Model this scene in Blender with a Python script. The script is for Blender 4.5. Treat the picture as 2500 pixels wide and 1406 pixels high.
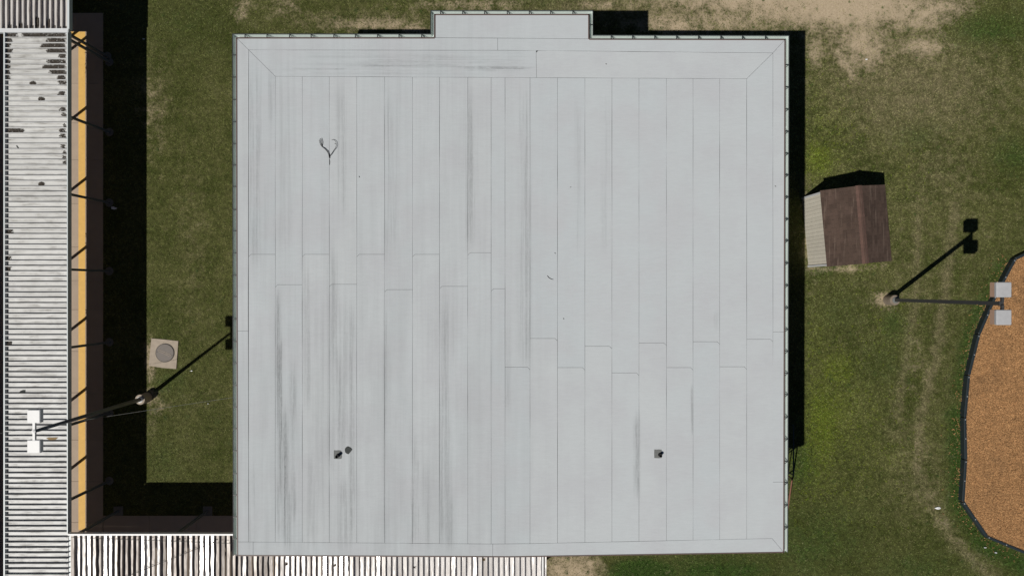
import bpy, bmesh, math, random
import numpy as np
from mathutils import Vector, Matrix

R = math.radians
random.seed(11)
rng = np.random.default_rng(7)
scene = bpy.context.scene
for o in list(bpy.data.objects):
    bpy.data.objects.remove(o)
COL = scene.collection

# ------------------------------------------------------------------ camera
CAM_H, FOC = 28.0, 1700.0          # metres above the lawn, focal length in photo pixels
cam_d = bpy.data.cameras.new('camera')
cam_d.sensor_width = 36.0
cam_d.lens = 36.0 * FOC / 2500.0
cam_d.clip_end = 2000.0
cam = bpy.data.objects.new('camera', cam_d)
COL.objects.link(cam)
cam.location = (0, 0, CAM_H)
cam.rotation_euler = (0, 0, 0)
scene.camera = cam

# ------------------------------------------------------------------ sky, sun, exposure
SUN_EL = math.atan(5.6 / 3.64)
SUN_AZ = (0.7918, 0.6107)          # the way shadows fall on the ground
world = bpy.data.worlds.new('World')
scene.world = world
world.use_nodes = True
wn = world.node_tree
bg = wn.nodes['Background']
sky = wn.nodes.new('ShaderNodeTexSky')
sky.sky_type = 'NISHITA'
sky.sun_disc = False
sky.sun_elevation = SUN_EL
sky.sun_rotation = math.atan2(-SUN_AZ[0], -SUN_AZ[1]) % (2 * math.pi)
sky.air_density = 0.5
sky.dust_density = 0.1
wn.links.new(sky.outputs[0], bg.inputs[0])
bg.inputs[1].default_value = 0.05
sun_d = bpy.data.lights.new('sun', 'SUN')
sun_d.energy = 5.0
sun_d.angle = R(0.5)
sun_d.color = (1.0, 0.965, 0.91)
sun = bpy.data.objects.new('sun', sun_d)
COL.objects.link(sun)
sd = Vector((SUN_AZ[0] * math.cos(SUN_EL), SUN_AZ[1] * math.cos(SUN_EL), -math.sin(SUN_EL)))
sun.rotation_euler = sd.to_track_quat('-Z', 'Y').to_euler()
sun.location = (-20, -15, 40)
scene.view_settings.view_transform = 'Standard'
scene.view_settings.look = 'None'
scene.view_settings.gamma = 1.0
scene.view_settings.use_curve_mapping = False
scene.view_settings.exposure = -0.36


def P(px, py, z=0.0):
    """photo pixel + height above the lawn -> place (the camera looks straight down)"""
    s = (CAM_H - z) / FOC
    return Vector(((px - 1250) * s, (703 - py) * s, z))


# ------------------------------------------------------------------ node helpers
class NT:
    def __init__(self, name):
        self.m = bpy.data.materials.new(name)
        self.m.use_nodes = True
        self.t = self.m.node_tree
        self.n = self.t.nodes
        self.b = self.n['Principled BSDF']
        self.b.inputs['Specular IOR Level'].default_value = 0.35

    def link(self, a, b):
        self.t.links.new(a, b)

    def _set(self, sock, v):
        if hasattr(v, 'links'):
            self.link(v, sock)
        else:
            sock.default_value = v

    def math(self, op, a, b=0.0, c=None, clamp=False):
        n = self.n.new('ShaderNodeMath')
        n.operation = op
        n.use_clamp = clamp
        self._set(n.inputs[0], a)
        self._set(n.inputs[1], b)
        if c is not None:
            self._set(n.inputs[2], c)
        return n.outputs[0]

    def pos(self):
        g = self.n.new('ShaderNodeNewGeometry')
        return g.outputs['Position']

    def obj(self):
        g = self.n.new('ShaderNodeTexCoord')
        return g.outputs['Object']

    def rand(self):
        g = self.n.new('ShaderNodeObjectInfo')
        return g.outputs['Random']

    def sep(self, v):
        n = self.n.new('ShaderNodeSeparateXYZ')
        self.link(v, n.inputs[0])
        return n.outputs

    def attr(self, name):
        n = self.n.new('ShaderNodeAttribute')
        n.attribute_name = name
        return n

    def mapping(self, v, scale=(1, 1, 1), rot=(0, 0, 0), loc=(0, 0, 0)):
        n = self.n.new('ShaderNodeMapping')
        self.link(v, n.inputs[0])
        n.inputs['Scale'].default_value = scale
        n.inputs['Rotation'].default_value = rot
        if hasattr(loc, 'links'):
            self.link(loc, n.inputs['Location'])
        else:
            n.inputs['Location'].default_value = loc
        return n.outputs[0]

    def noise(self, v, scale, detail=4.0, rough=0.55, dist=0.0):
        n = self.n.new('ShaderNodeTexNoise')
        self.link(v, n.inputs['Vector'])
        n.inputs['Scale'].default_value = scale
        n.inputs['Detail'].default_value = detail
        n.inputs['Roughness'].default_value = rough
        n.inputs['Distortion'].default_value = dist
        return n.outputs['Fac']

    def rng(self, v, a, b, c=0.0, d=1.0, smooth=True):
        n = self.n.new('ShaderNodeMapRange')
        n.interpolation_type = 'SMOOTHSTEP' if smooth else 'LINEAR'
        n.clamp = True
        self._set(n.inputs['Value'], v)
        self._set(n.inputs['From Min'], a)
        self._set(n.inputs['From Max'], b)
        self._set(n.inputs['To Min'], c)
        self._set(n.inputs['To Max'], d)
        return n.outputs[0]

    def mix(self, f, a, b, mode='MIX'):
        n = self.n.new('ShaderNodeMix')
        n.data_type = 'RGBA'
        n.blend_type = mode
        self._set(n.inputs['Factor'], f)
        for s, v in ((n.inputs['A'], a), (n.inputs['B'], b)):
            pass
        ia = [s for s in n.inputs if s.name == 'A' and s.type == 'RGBA'][0]
        ib = [s for s in n.inputs if s.name == 'B' and s.type == 'RGBA'][0]
        for s, v in ((ia, a), (ib, b)):
            if hasattr(v, 'links'):
                self.link(v, s)
            else:
                s.default_value = (*v, 1.0) if len(v) == 3 else v
        return [s for s in n.outputs if s.type == 'RGBA'][0]

    def scale_col(self, col, f):
        return self.mix(1.0, col, self.grey(f), 'MULTIPLY')

    def grey(self, f):
        n = self.n.new('ShaderNodeCombineXYZ')
        for i in range(3):
            self._set(n.inputs[i], f)
        return n.outputs[0]

    def bump(self, h, strength, dist=0.01):
        n = self.n.new('ShaderNodeBump')
        self.link(h, n.inputs['Height'])
        n.inputs['Strength'].default_value = strength
        n.inputs['Distance'].default_value = dist
        self.link(n.outputs[0], self.b.inputs['Normal'])

    def done(self, col, rough=0.7, metal=0.0, spec=None):
        self._set(self.b.inputs['Base Color'], col if hasattr(col, 'links') else (*col, 1.0))
        self._set(self.b.inputs['Roughness'], rough)
        self._set(self.b.inputs['Metallic'], metal)
        if spec is not None:
            self.b.inputs['Specular IOR Level'].default_value = spec
        return self.m


MAT = {}


def simple(name, col, rough=0.6, metal=0.0, var=0.15, scale=6.0, spec=None, objvar=0.0):
    t = NT(name)
    p = t.pos()
    f = t.noise(p, scale, 5.0)
    g = t.noise(p, scale * 9, 3.0)
    v = t.math('ADD', t.math('MULTIPLY', t.math('SUBTRACT', f, 0.5), var * 2),
               t.math('MULTIPLY', t.math('SUBTRACT', g, 0.5), var))
    v = t.math('ADD', v, 1.0)
    if objvar:
        v = t.math('ADD', v, t.math('MULTIPLY', t.math('SUBTRACT', t.rand(), 0.5), objvar * 2))
    c = t.scale_col(t.mix(0.0, col, col), v)
    t.bump(g, 0.25, 0.004)
    MAT[name] = t.done(c, rough, metal, spec)
    return MAT[name]


def membrane_material():
    t = NT('roof_membrane')
    p = t.pos()
    s = t.sep(p)
    x, y = s[0], s[1]
    zr = 5.6
    wob = t.noise(t.mapping(p, (2.0, 0.55, 1.0)), 1.0, 3.0, 0.6)
    x = t.math('ADD', x, t.math('MULTIPLY', t.math('SUBTRACT', wob, 0.5), 0.16))

    def sx(px):
        return (px - 1250) * (CAM_H - zr) / FOC

    def sy(py):
        return (703 - py) * (CAM_H - zr) / FOC
    vst = t.mapping(p, (9.0, 0.16, 1.0))
    vst2 = t.mapping(p, (30.0, 0.5, 1.0))
    hst = t.mapping(p, (0.3, 11.0, 1.0))
    sv = t.noise(vst, 1.0, 4.0, 0.6)
    sv2 = t.noise(vst2, 1.0, 4.0, 0.65)
    sh = t.noise(hst, 1.0, 5.0, 0.65)
    streak_v = t.math('MULTIPLY', t.rng(sv, 0.36, 0.66), t.rng(sv2, 0.3, 0.68, 0.35, 1.0))
    streak_h = t.math('MULTIPLY', t.rng(sh, 0.36, 0.74), t.rng(t.noise(t.mapping(p, (5.0, 22.0, 1.0)), 1.0, 4.0, 0.75), 0.3, 0.65, 0.3, 1.0))
    speck = t.noise(t.mapping(p, (22.0, 5.0, 1.0)), 1.0, 4.0, 0.75)
    total = None
    stains = [(677, 7, 690, 930, .75), (684, 8, 800, 1060, .8), (691, 11, 960, 1326, .9), (716, 6, 850, 1290, .65),
              (700, 16, 1180, 1330, .45), (1013, 8, 1040, 1330, .9), (1085, 15, 690, 1330, .38), (1040, 12, 1100, 1330, .3),
              (815, 14, 590, 900, .35), (832, 13, 690, 1110, .42), (862, 9, 700, 1330, .5), (845, 18, 1150, 1330, .35),
              (1152, 13, 186, 615, .48), (952, 14, 186, 640, .32), (1282, 14, 190, 895, .42), (1555, 7, 990, 1210, .62),
              (622, 13, 128, 640, .48), (752, 10, 620, 1000, .34), (620, 12, 1120, 1330, .42), (835, 13, 186, 520, .36),
              (1690, 3, 930, 1050, .6), (1478, 10, 200, 620, .2), (1412, 9, 200, 620, .2), (940, 7, 700, 1330, .3),
              (760, 9, 1100, 1330, .3), (1100, 12, 1200, 1330, .3), (800, 30, 700, 1330, .16), (680, 40, 130, 620, .14),
              (1240, 6, 700, 1000, .25), (1750, 6, 760, 790, .3), (660, 8, 160, 300, .3)]
    for (cx, hw, y0, y1, k) in stains:
        hx = hw * 0.01318
        wx = t.rng(t.math('ABSOLUTE', t.math('SUBTRACT', x, sx(cx))), hx * 1.7, hx * 0.1)
        f = min(1.6, abs(sy(y0) - sy(y1)) * 0.25)
        wy = t.math('MULTIPLY', t.rng(y, sy(y0) + 0.02, sy(y0) - f), t.rng(y, sy(y1) - 0.3, sy(y1) + f * 0.5))
        m = t.math('MULTIPLY', t.math('MULTIPLY', wx, wy), k)
        total = m if total is None else t.math('MAXIMUM', total, m)
    d1 = t.math('MULTIPLY', total, t.math('MULTIPLY', t.rng(streak_v, 0.0, 0.7, 0.22, 1.0), t.rng(speck, 0.3, 0.6, 0.45, 1.0)))
    toth = None
    for (cy, hh, x0, x1, k) in [(166, 12, 640, 1309, .8), (150, 9, 820, 1300, .65), (138, 12, 700, 1309, .35),
                                (176, 9, 660, 1200, .35)]:
        hy = hh * 0.01318
        wy = t.rng(t.math('ABSOLUTE', t.math('SUBTRACT', y, sy(cy))), hy * 1.2, hy * 0.2)
        wx = t.math('MULTIPLY', t.rng(x, sx(x0), sx(x0) + 1.6), t.rng(x, sx(x1) + 0.05, sx(x1) - 0.6))
        m = t.math('MULTIPLY', t.math('MULTIPLY', wx, wy), k)
        toth = m if toth is None else t.math('MAXIMUM', toth, m)
    d2 = t.math('MULTIPLY', toth, streak_h)
    # light overall soiling, heavier on the western half of the roof
    west = t.rng(x, 3.5, -3.0, 0.12, 1.0)
    south = t.rng(y, 6.0, -8.0, 0.45, 1.0)
    soft = t.noise(t.mapping(p, (1.6, 0.25, 1.0)), 1.0, 4.0, 0.6)
    d3 = t.math('MULTIPLY', t.math('MULTIPLY', west, south), t.math('MULTIPLY', t.rng(soft, 0.2, 0.75), 0.26))
    d3b = t.math('MULTIPLY', west, t.math('MULTIPLY', streak_v, 0.10))
    dirt = t.math('ADD', t.math('ADD', d1, d2), t.math('ADD', d3, d3b), clamp=True)
    base = t.mix(t.rand(), (0.462, 0.496, 0.508), (0.484, 0.508, 0.514))
    blot = t.noise(p, 0.7, 5.0, 0.6)
    base = t.mix(t.rng(blot, 0.35, 0.7), base, (0.458, 0.474, 0.486))
    gran = t.noise(p, 45.0, 3.0, 0.7)
    base = t.scale_col(base, t.rng(gran, 0.25, 0.75, 0.94, 1.05, False))
    weave = t.noise(t.mapping(p, (4.0, 28.0, 1.0)), 1.0, 2.0, 0.5)
    base = t.scale_col(base, t.rng(weave, 0.3, 0.7, 0.975, 1.02, False))
    col = t.mix(t.math('MULTIPLY', dirt, 0.68), base, (0.10, 0.105, 0.105))
    big = t.noise(t.mapping(p, (0.9, 0.5, 1)), 1.0, 3.0)
    h = t.math('ADD', t.math('MULTIPLY', gran, 0.25), big)
    t.bump(h, 0.12, 0.02)
    MAT['membrane'] = t.done(col, 0.75, 0.0, 0.25)


def lawn_materials():
    for kind in ('soil', 'blade'):
        t = NT('lawn_' + kind)
        p = t.pos()
        a = t.attr('cover')
        s = t.sep(a.outputs['Vector'])
        bare, dry, green = s[0], s[1], s[2]
        weed = a.outputs['Alpha']
        n1 = t.noise(p, 0.55, 5.0, 0.6)
        n2 = t.noise(p, 2.6, 5.0, 0.65)
        n3 = t.noise(p, 11.0, 4.0, 0.7)
        n4 = t.noise(p, 34.0, 2.0, 0.6)
        if kind == 'soil':
            olive, lightc = (0.040, 0.047, 0.011), (0.083, 0.084, 0.029)
            straw, lush, yel = (0.160, 0.135, 0.074), (0.032, 0.055, 0.011), (0.095, 0.115, 0.014)
            sand = (0.465, 0.375, 0.255)
        else:
            olive, lightc = (0.067, 0.088, 0.019), (0.142, 0.148, 0.050)
            straw, lush, yel = (0.26, 0.228, 0.125), (0.045, 0.092, 0.016), (0.125, 0.172, 0.020)
            sand = (0.36, 0.275, 0.165)
        mixn = t.math('ADD', t.math('MULTIPLY', n1, 0.45), t.math('ADD', t.math('MULTIPLY', n2, 0.35), t.math('MULTIPLY', n3, 0.2)))
        c = t.mix(t.rng(mixn, 0.36, 0.64), olive, lightc)
        dv = t.math('ADD', dry, t.math('MULTIPLY', t.math('SUBTRACT', t.math('ADD', t.math('MULTIPLY', n2, 0.6), t.math('MULTIPLY', n3, 0.4)), 0.5), 1.5))
        c = t.mix(t.rng(dv, 0.15, 0.95), c, straw)
        gv = t.math('ADD', green, t.math('MULTIPLY', t.math('SUBTRACT', t.math('ADD', t.math('MULTIPLY', n1, 0.4), t.math('MULTIPLY', n2, 0.6)), 0.5), 1.8))
        c = t.mix(t.rng(gv, 0.08, 0.8), c, lush)
        wv = t.math('ADD', weed, t.math('MULTIPLY', t.math('SUBTRACT', t.math('ADD', t.math('MULTIPLY', n1, 0.2), t.math('ADD', t.math('MULTIPLY', n2, 0.3), t.math('MULTIPLY', n3, 0.5))), 0.5), 2.8))
        c = t.mix(t.rng(wv, 0.15, 0.95, 0.0, 0.85), c, yel)
        bv = t.math('ADD', bare, t.math('MULTIPLY', t.math('SUBTRACT', t.math('ADD', t.math('MULTIPLY', n1, 0.25), t.math('ADD', t.math('MULTIPLY', n2, 0.4), t.math('MULTIPLY', n3, 0.35))), 0.5), 2.6))
        clumpy = t.noise(p, 7.0, 5.0, 0.75)
        c = t.scale_col(c, t.rng(clumpy, 0.28, 0.72, 0.55, 1.45, False))
        if kind == 'soil':
            sandc = t.mix(t.rng(n3, 0.3, 0.7), sand, (0.37, 0.29, 0.195))
            c = t.mix(t.rng(bv, 0.12, 0.80), c, sandc)
            c = t.scale_col(c, t.rng(n4, 0.2, 0.8, 0.78, 1.2, False))
            t.bump(t.math('ADD', n3, t.math('MULTIPLY', n4, 0.5)), 0.6, 0.03)
        else:
            c = t.mix(t.rng(bv, 0.45, 1.1, 0.0, 0.6), c, sand)
            r = t.attr('tone').outputs['Fac']
            c = t.scale_col(c, t.rng(r, 0.0, 1.0, 0.40, 1.75, False))
            c = t.mix(t.rng(r, 0.94, 0.98, 0.0, 0.45), c, (0.33, 0.28, 0.17))
        MAT['lawn_' + kind] = t.done(c, 0.85, 0.0, 0.1)


def pan_material(name, base, rough, metal, dirtcol, along_x, amount):
    t = NT(name)
    p = t.pos()
    sc = (1.2, 14.0, 1.0) if along_x else (14.0, 1.2, 1.0)
    off = t.n.new('ShaderNodeCombineXYZ')
    t.link(t.math('MULTIPLY', t.rand(), 57.0), off.inputs[2])
    pv = t.n.new('ShaderNodeVectorMath')
    t.link(p, pv.inputs[0])
    t.link(off.outputs[0], pv.inputs[1])
    q = pv.outputs[0]
    d = t.noise(t.mapping(q, sc), 1.0, 5.0, 0.65)
    d2 = t.noise(q, 2.2, 4.0, 0.6)
    spots = t.noise(q, 26.0, 3.0, 0.7)
    f = t.math('MULTIPLY', t.rng(d, 0.38, 0.75), t.rng(d2, 0.32, 0.68))
    f = t.math('MULTIPLY', f, amount)
    f = t.math('ADD', f, t.math('MULTIPLY', t.rng(spots, 0.68, 0.76), 0.35), clamp=True)
    b = t.scale_col(t.mix(0.0, base, base), t.rng(t.rand(), 0.0, 1.0, 0.9, 1.05, False))
    if metal:
        wst = t.rng(t.sep(p)[0], -6.0, -9.5)
        f = t.math('ADD', f, t.math('MULTIPLY', t.math('MULTIPLY', wst, t.rng(t.rand(), 0.25, 0.55)), 0.85), clamp=True)
        f = t.math('MAXIMUM', f, t.rng(t.rand(), 0.86, 0.9, 0.0, 0.6))
    c = t.mix(f, b, dirtcol)
    h = t.noise(t.mapping(q, (0.8, 3.0, 1.0) if along_x else (3.0, 0.8, 1.0)), 1.0, 3.0)
    t.bump(h, 0.5 if metal else 0.15, 0.05)
    MAT[name] = t.done(c, t.math('ADD', t.math('MULTIPLY', f, 0.3), rough), metal, 0.5)


def shingle_material():
    t = NT('shingle')
    p = t.pos()
    g = t.noise(p, 30.0, 3.0, 0.7)
    b = t.noise(p, 1.6, 4.0, 0.6)
    c = t.mix(t.rand(), (0.054, 0.037, 0.029), (0.078, 0.053, 0.041))
    c = t.mix(t.rng(b, 0.45, 0.75, 0.0, 0.7), c, (0.095, 0.064, 0.051))
    sw = t.noise(t.mapping(p, (12.0, 0.7, 1.0), (0, 0, -0.09)), 1.0, 3.0, 0.6)
    c = t.mix(t.rng(sw, 0.54, 0.70, 0.0, 0.6), c, (0.15, 0.11, 0.086))
    c = t.scale_col(c, t.rng(g, 0.25, 0.75, 0.8, 1.2, False))
    t.bump(g, 0.4, 0.004)
    MAT['shingle'] = t.done(c, 0.9, 0.0, 0.15)


def mulch_material(name, bri):
    t = NT(name)
    p = t.pos()
    n1 = t.noise(p, 0.9, 5.0, 0.65)
    n2 = t.noise(t.mapping(p, (1, 1, 1)), 22.0, 4.0, 0.7)
    n3 = t.noise(p, 3.5, 4.0, 0.6)
    c = t.mix(t.rng(n2, 0.3, 0.7), (0.245 * bri, 0.124 * bri, 0.050 * bri), (0.54 * bri, 0.31 * bri, 0.142 * bri))
    c = t.mix(t.rng(n1, 0.5, 0.8, 0.0, 0.6), c, (0.20, 0.115, 0.058))
    c = t.scale_col(c, t.rng(n3, 0.25, 0.75, 0.86, 1.12, False))
    if bri > 1.0:
        r = t.attr('tone').outputs['Fac']
        c = t.scale_col(c, t.rng(r, 0.0, 1.0, 0.6, 1.4, False))
    t.bump(n2, 0.8, 0.03)
    MAT[name] = t.done(c, 0.85, 0.0, 0.15)


membrane_material()
lawn_materials()
pan_material('pan_white', (0.56, 0.56, 0.545), 0.5, 0.0, (0.22, 0.21, 0.19), True, 1.0)
pan_material('pan_entry', (0.60, 0.57, 0.54), 0.45, 0.0, (0.26, 0.22, 0.19), False, 0.9)
pan_material('pan_metal', (0.76, 0.735, 0.71), 0.22, 0.2, (0.27, 0.237, 0.212), False, 0.9)
for nm, ca_, cb_ in (('weed_leaf', (0.075, 0.125, 0.012), (0.215, 0.25, 0.02)), ('tussock_leaf', (0.030, 0.060, 0.012), (0.090, 0.125, 0.030))):
    t_ = NT(nm)
    r_ = t_.attr('tone').outputs['Fac']
    MAT[nm] = t_.done(t_.mix(r_, ca_, cb_), 0.7, 0.0, 0.2)
shingle_material()
mulch_material('mulch', 1.0)
mulch_material('mulch_chip', 1.15)
simple('bitumen', (0.030, 0.030, 0.031), 0.9, var=0.3)
simple('edge_metal', (0.11, 0.075, 0.065), 0.5)
simple('gutter_white', (0.60, 0.66, 0.63), 0.45, var=0.08, scale=3)
simple('strap', (0.035, 0.042, 0.042), 0.5)
simple('gutter_dark', (0.022, 0.026, 0.028), 0.6)
simple('trim_white', (0.62, 0.63, 0.63), 0.45, var=0.1)
simple('fascia_white', (0.58, 0.62, 0.62), 0.4, var=0.08)
simple('concrete', (0.36, 0.285, 0.22), 0.9, var=0.12, scale=2.5, objvar=0.04)
simple('footing_concrete', (0.15, 0.14, 0.125), 0.9, var=0.3, scale=5)
simple('concrete_grey', (0.33, 0.30, 0.255), 0.9, var=0.22, scale=5)
simple('concrete_old', (0.21, 0.17, 0.13), 0.9, var=0.3, scale=9)
simple('concrete_pink', (0.345, 0.29, 0.23), 0.9, var=0.25, scale=6)
simple('yellow_paint', (0.62, 0.375, 0.10), 0.7, var=0.14, scale=7)
simple('iron_lid', (0.165, 0.145, 0.13), 0.7, var=0.12, scale=12)
simple('iron_dark', (0.05, 0.045, 0.04), 0.7)
simple('brick_tan', (0.30, 0.21, 0.15), 0.9, var=0.2, scale=8)
simple('brick_red', (0.26, 0.12, 0.08), 0.9, var=0.2, scale=8)
simple('door_paint', (0.05, 0.09, 0.11), 0.5)
simple('column_paint', (0.10, 0.115, 0.12), 0.5)
simple('galvanised', (0.15, 0.155, 0.15), 0.45, 0.2, var=0.1)
simple('white_metal', (0.78, 0.775, 0.755), 0.45, var=0.06)
simple('bronze_pole', (0.045, 0.045, 0.045), 0.5, var=0.1)
simple('lamp_grey', (0.40, 0.40, 0.405), 0.6, var=0.14, scale=7)
simple('lamp_tan', (0.42, 0.27, 0.19), 0.6, var=0.1)
simple('siding_cream', (0.66, 0.62, 0.52), 0.8, var=0.12, scale=7, objvar=0.05)
simple('soffit', (0.4, 0.38, 0.34), 0.8)
simple('ridge_brown', (0.108, 0.063, 0.049), 0.9, var=0.2, scale=10, objvar=0.1)
simple('border_plastic', (0.022, 0.030, 0.034), 0.4, var=0.2)
simple('stake_metal', (0.55, 0.55, 0.53), 0.4, 0.5)
simple('bark', (0.028, 0.025, 0.022), 0.9, var=0.3, scale=20)
simple('flashing_grey', (0.145, 0.15, 0.145), 0.85, var=0.25, scale=12)
simple('pipe_black', (0.012, 0.012, 0.012), 0.6)
simple('scrap_dark', (0.048, 0.052, 0.050), 0.9, var=0.3, scale=16)
simple('litter_dark', (0.075, 0.064, 0.053), 0.95, var=0.5, scale=20)
simple('cardboard', (0.26, 0.185, 0.095), 0.9)
simple('paper', (0.75, 0.75, 0.73), 0.8, var=0.05)
simple('rust', (0.20, 0.095, 0.06), 0.85, var=0.25, scale=14)
simple('rail_green', (0.022, 0.045, 0.045), 0.5)
simple('cable_black', (0.02, 0.02, 0.02), 0.6)
simple('cable_grey', (0.10, 0.10, 0.09), 0.5)
tg = NT('lens_glass')
tg.b.inputs['Transmission Weight'].default_value = 0.6
MAT['lens_glass'] = tg.done((0.8, 0.8, 0.78), 0.25, 0.0)
tg = NT('window_glass')
MAT['window_glass'] = tg.done((0.02, 0.03, 0.035), 0.05, 0.0, 0.6)

# ------------------------------------------------------------------ mesh helpers
WORLD_LOC = {}


def wl(o):
    return WORLD_LOC.get(o.name, Vector((0, 0, 0)))


class MB:
    """collects shapes in world space; build() makes ONE mesh object"""

    def __init__(self):
        self.v, self.f = [], []

    def add(self, vs, fs):
        n = len(self.v)
        self.v += [Vector(v) for v in vs]
        self.f += [[i + n for i in f] for f in fs]
        return self

    def box(self, c, size, rot=None):
        hx, hy, hz = size[0] / 2, size[1] / 2, size[2] / 2
        vs = [Vector((x, y, z)) for z in (-hz, hz) for (x, y) in ((-hx, -hy), (hx, -hy), (hx, hy), (-hx, hy))]
        if rot is not None:
            vs = [rot @ v for v in vs]
        c = Vector(c)
        return self.add([v + c for v in vs], [(3, 2, 1, 0), (4, 5, 6, 7), (0, 1, 5, 4), (1, 2, 6, 5), (2, 3, 7, 6), (3, 0, 4, 7)])

    def bevbox(self, c, size, bev, rot=None):
        hx, hy, hz = size[0] / 2, size[1] / 2, size[2] / 2
        rings = [(-hz, 0), (hz - bev, 0), (hz, bev)]
        vs, fs = [], []
        for z, i in rings:
            cut = bev
            a, b = hx - i, hy - i
            vs += [Vector(q) for q in ((-a + cut, -b, z), (a - cut, -b, z), (a, -b + cut, z), (a, b - cut, z),
                                       (a - cut, b, z), (-a + cut, b, z), (-a, b - cut, z), (-a, -b + cut, z))]
        for k in range(2):
            for j in range(8):
                fs.append((k * 8 + j, k * 8 + (j + 1) % 8, (k + 1) * 8 + (j + 1) % 8, (k + 1) * 8 + j))
        fs.append(tuple(range(7, -1, -1)))
        fs.append(tuple(range(16, 24)))
        if rot is not None:
            vs = [rot @ v for v in vs]
        c = Vector(c)
        return self.add([v + c for v in vs], fs)

    def prism(self, poly, z0, z1):
        n = len(poly)
        vs = [(p[0], p[1], z0) for p in poly] + [(p[0], p[1], z1) for p in poly]
        area = sum(poly[i][0] * poly[(i + 1) % n][1] - poly[(i + 1) % n][0] * poly[i][1] for i in range(n))
        fs = [tuple(range(n - 1, -1, -1)), tuple(range(n, 2 * n))] + [(i, (i + 1) % n, n + (i + 1) % n, n + i) for i in range(n)]
        if area < 0:
            fs = [tuple(reversed(f)) for f in fs]
        return self.add(vs, fs)

    def tube(self, pts, radii, seg=8, caps=True):
        pts = [Vector(p) for p in pts]
        if not hasattr(radii, '__len__'):
            radii = [radii] * len(pts)
        vs, fs = [], []
        for i, p in enumerate(pts):
            d = (pts[min(i + 1, len(pts) - 1)] - pts[max(i - 1, 0)]).normalized()
            up = Vector((0, 0, 1)) if abs(d.z) < 0.9 else Vector((1, 0, 0))
            a = d.cross(up).normalized()
            b = a.cross(d).normalized()
            for j in range(seg):
                t = 2 * math.pi * j / seg
                vs.append(p + (a * math.cos(t) + b * math.sin(t)) * radii[i])
        for i in range(len(pts) - 1):
            for j in range(seg):
                fs.append((i * seg + j, i * seg + (j + 1) % seg, (i + 1) * seg + (j + 1) % seg, (i + 1) * seg + j))
        if caps:
            fs.append(tuple(range(seg - 1, -1, -1)))
            fs.append(tuple(range((len(pts) - 1) * seg, len(pts) * seg)))
        return self.add(vs, fs)

    def lathe(self, c, prof, seg=24):
        """prof: (radius, z) from the bottom outside round to the top inside"""
        c = Vector(c)
        vs, fs = [], []
        for r, z in prof:
            for j in range(seg):
                t = 2 * math.pi * j / seg
                vs.append(c + Vector((r * math.cos(t), r * math.sin(t), z)))
        m = len(prof)
        for i in range(m - 1):
            for j in range(seg):
                fs.append((i * seg + j, i * seg + (j + 1) % seg, (i + 1) * seg + (j + 1) % seg, (i + 1) * seg + j))
        fs.append(tuple(range(seg - 1, -1, -1)))
        fs.append(tuple(range((m - 1) * seg, m * seg)))
        return self.add(vs, fs)

    def mesh(self, name, mat, off=Vector((0, 0, 0)), smooth=False):
        me = bpy.data.meshes.new(name)
        me.from_pydata([tuple(v - off) for v in self.v], [], [tuple(f) for f in self.f])
        me.materials.append(MAT[mat])
        bm = bmesh.new()
        bm.from_mesh(me)
        bmesh.ops.recalc_face_normals(bm, faces=bm.faces)
        bm.to_mesh(me)
        bm.free()
        if smooth:
            for p in me.polygons:
                p.use_smooth = True
        me.update()
        return me

    def build(self, name, mat, parent=None, smooth=False, label=None, origin=None):
        off = wl(parent) if parent is not None else Vector((0, 0, 0))
        base = Vector(origin) if origin is not None else off
        me = self.mesh(name, mat, base, smooth)
        o = bpy.data.objects.new(name, me)
        COL.objects.link(o)
        o.location = base - off
        if parent is not None:
            o.parent = parent
        WORLD_LOC[o.name] = base
        if label:
            o['label'] = label
        return o


def place(name, me, parent, loc, rot=(0, 0, 0), scale=(1, 1, 1)):
    o = bpy.data.objects.new(name, me)
    COL.objects.link(o)
    o.location = Vector(loc) - wl(parent) if parent is not None else Vector(loc)
    o.rotation_euler = rot
    o.scale = scale
    o.parent = parent
    WORLD_LOC[o.name] = Vector(loc)
    return o


def thing(name, label, cat, loc, group=None):
    o = bpy.data.objects.new(name, None)
    o.empty_display_size = 0.3
    COL.objects.link(o)
    o.location = loc
    WORLD_LOC[o.name] = Vector(loc)
    o['label'] = label
    o['category'] = cat
    if group:
        o['group'] = group
    return o


def tag(o, label, cat, group=None):
    o['label'] = label
    o['category'] = cat
    if group:
        o['group'] = group
    return o


def struct(o):
    o['kind'] = 'structure'
    return o


def rotz(a):
    return Matrix.Rotation(a, 3, 'Z')


def orient(p0, p1):
    return (Vector(p1) - Vector(p0)).to_track_quat('X', 'Z').to_matrix()


# ------------------------------------------------------------------ the lawn: cover map in photo pixels
def axis(lo, hi, step, outer):
    a = list(np.arange(lo, hi + step / 2, step))
    return np.array([-q for q in reversed(outer)] + a + list(outer))


GX = axis(-24.0, 24.0, 0.15, [27, 34, 50, 90, 180, 400])
GY = axis(-15.0, 15.0, 0.15, [18, 26, 45, 90, 180, 400])
XX, YY = np.meshgrid(GX, GY)
PX = 1250 + XX * FOC / CAM_H
PY = 703 - YY * FOC / CAM_H


def blob(cx, cy, rx, ry, ang=0.0, p=1.0):
    c, s = math.cos(R(ang)), math.sin(R(ang))
    dx, dy = PX - cx, PY - cy
    u, v = (dx * c + dy * s) / rx, (-dx * s + dy * c) / ry
    return np.exp(-(u * u + v * v) ** p)


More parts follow.
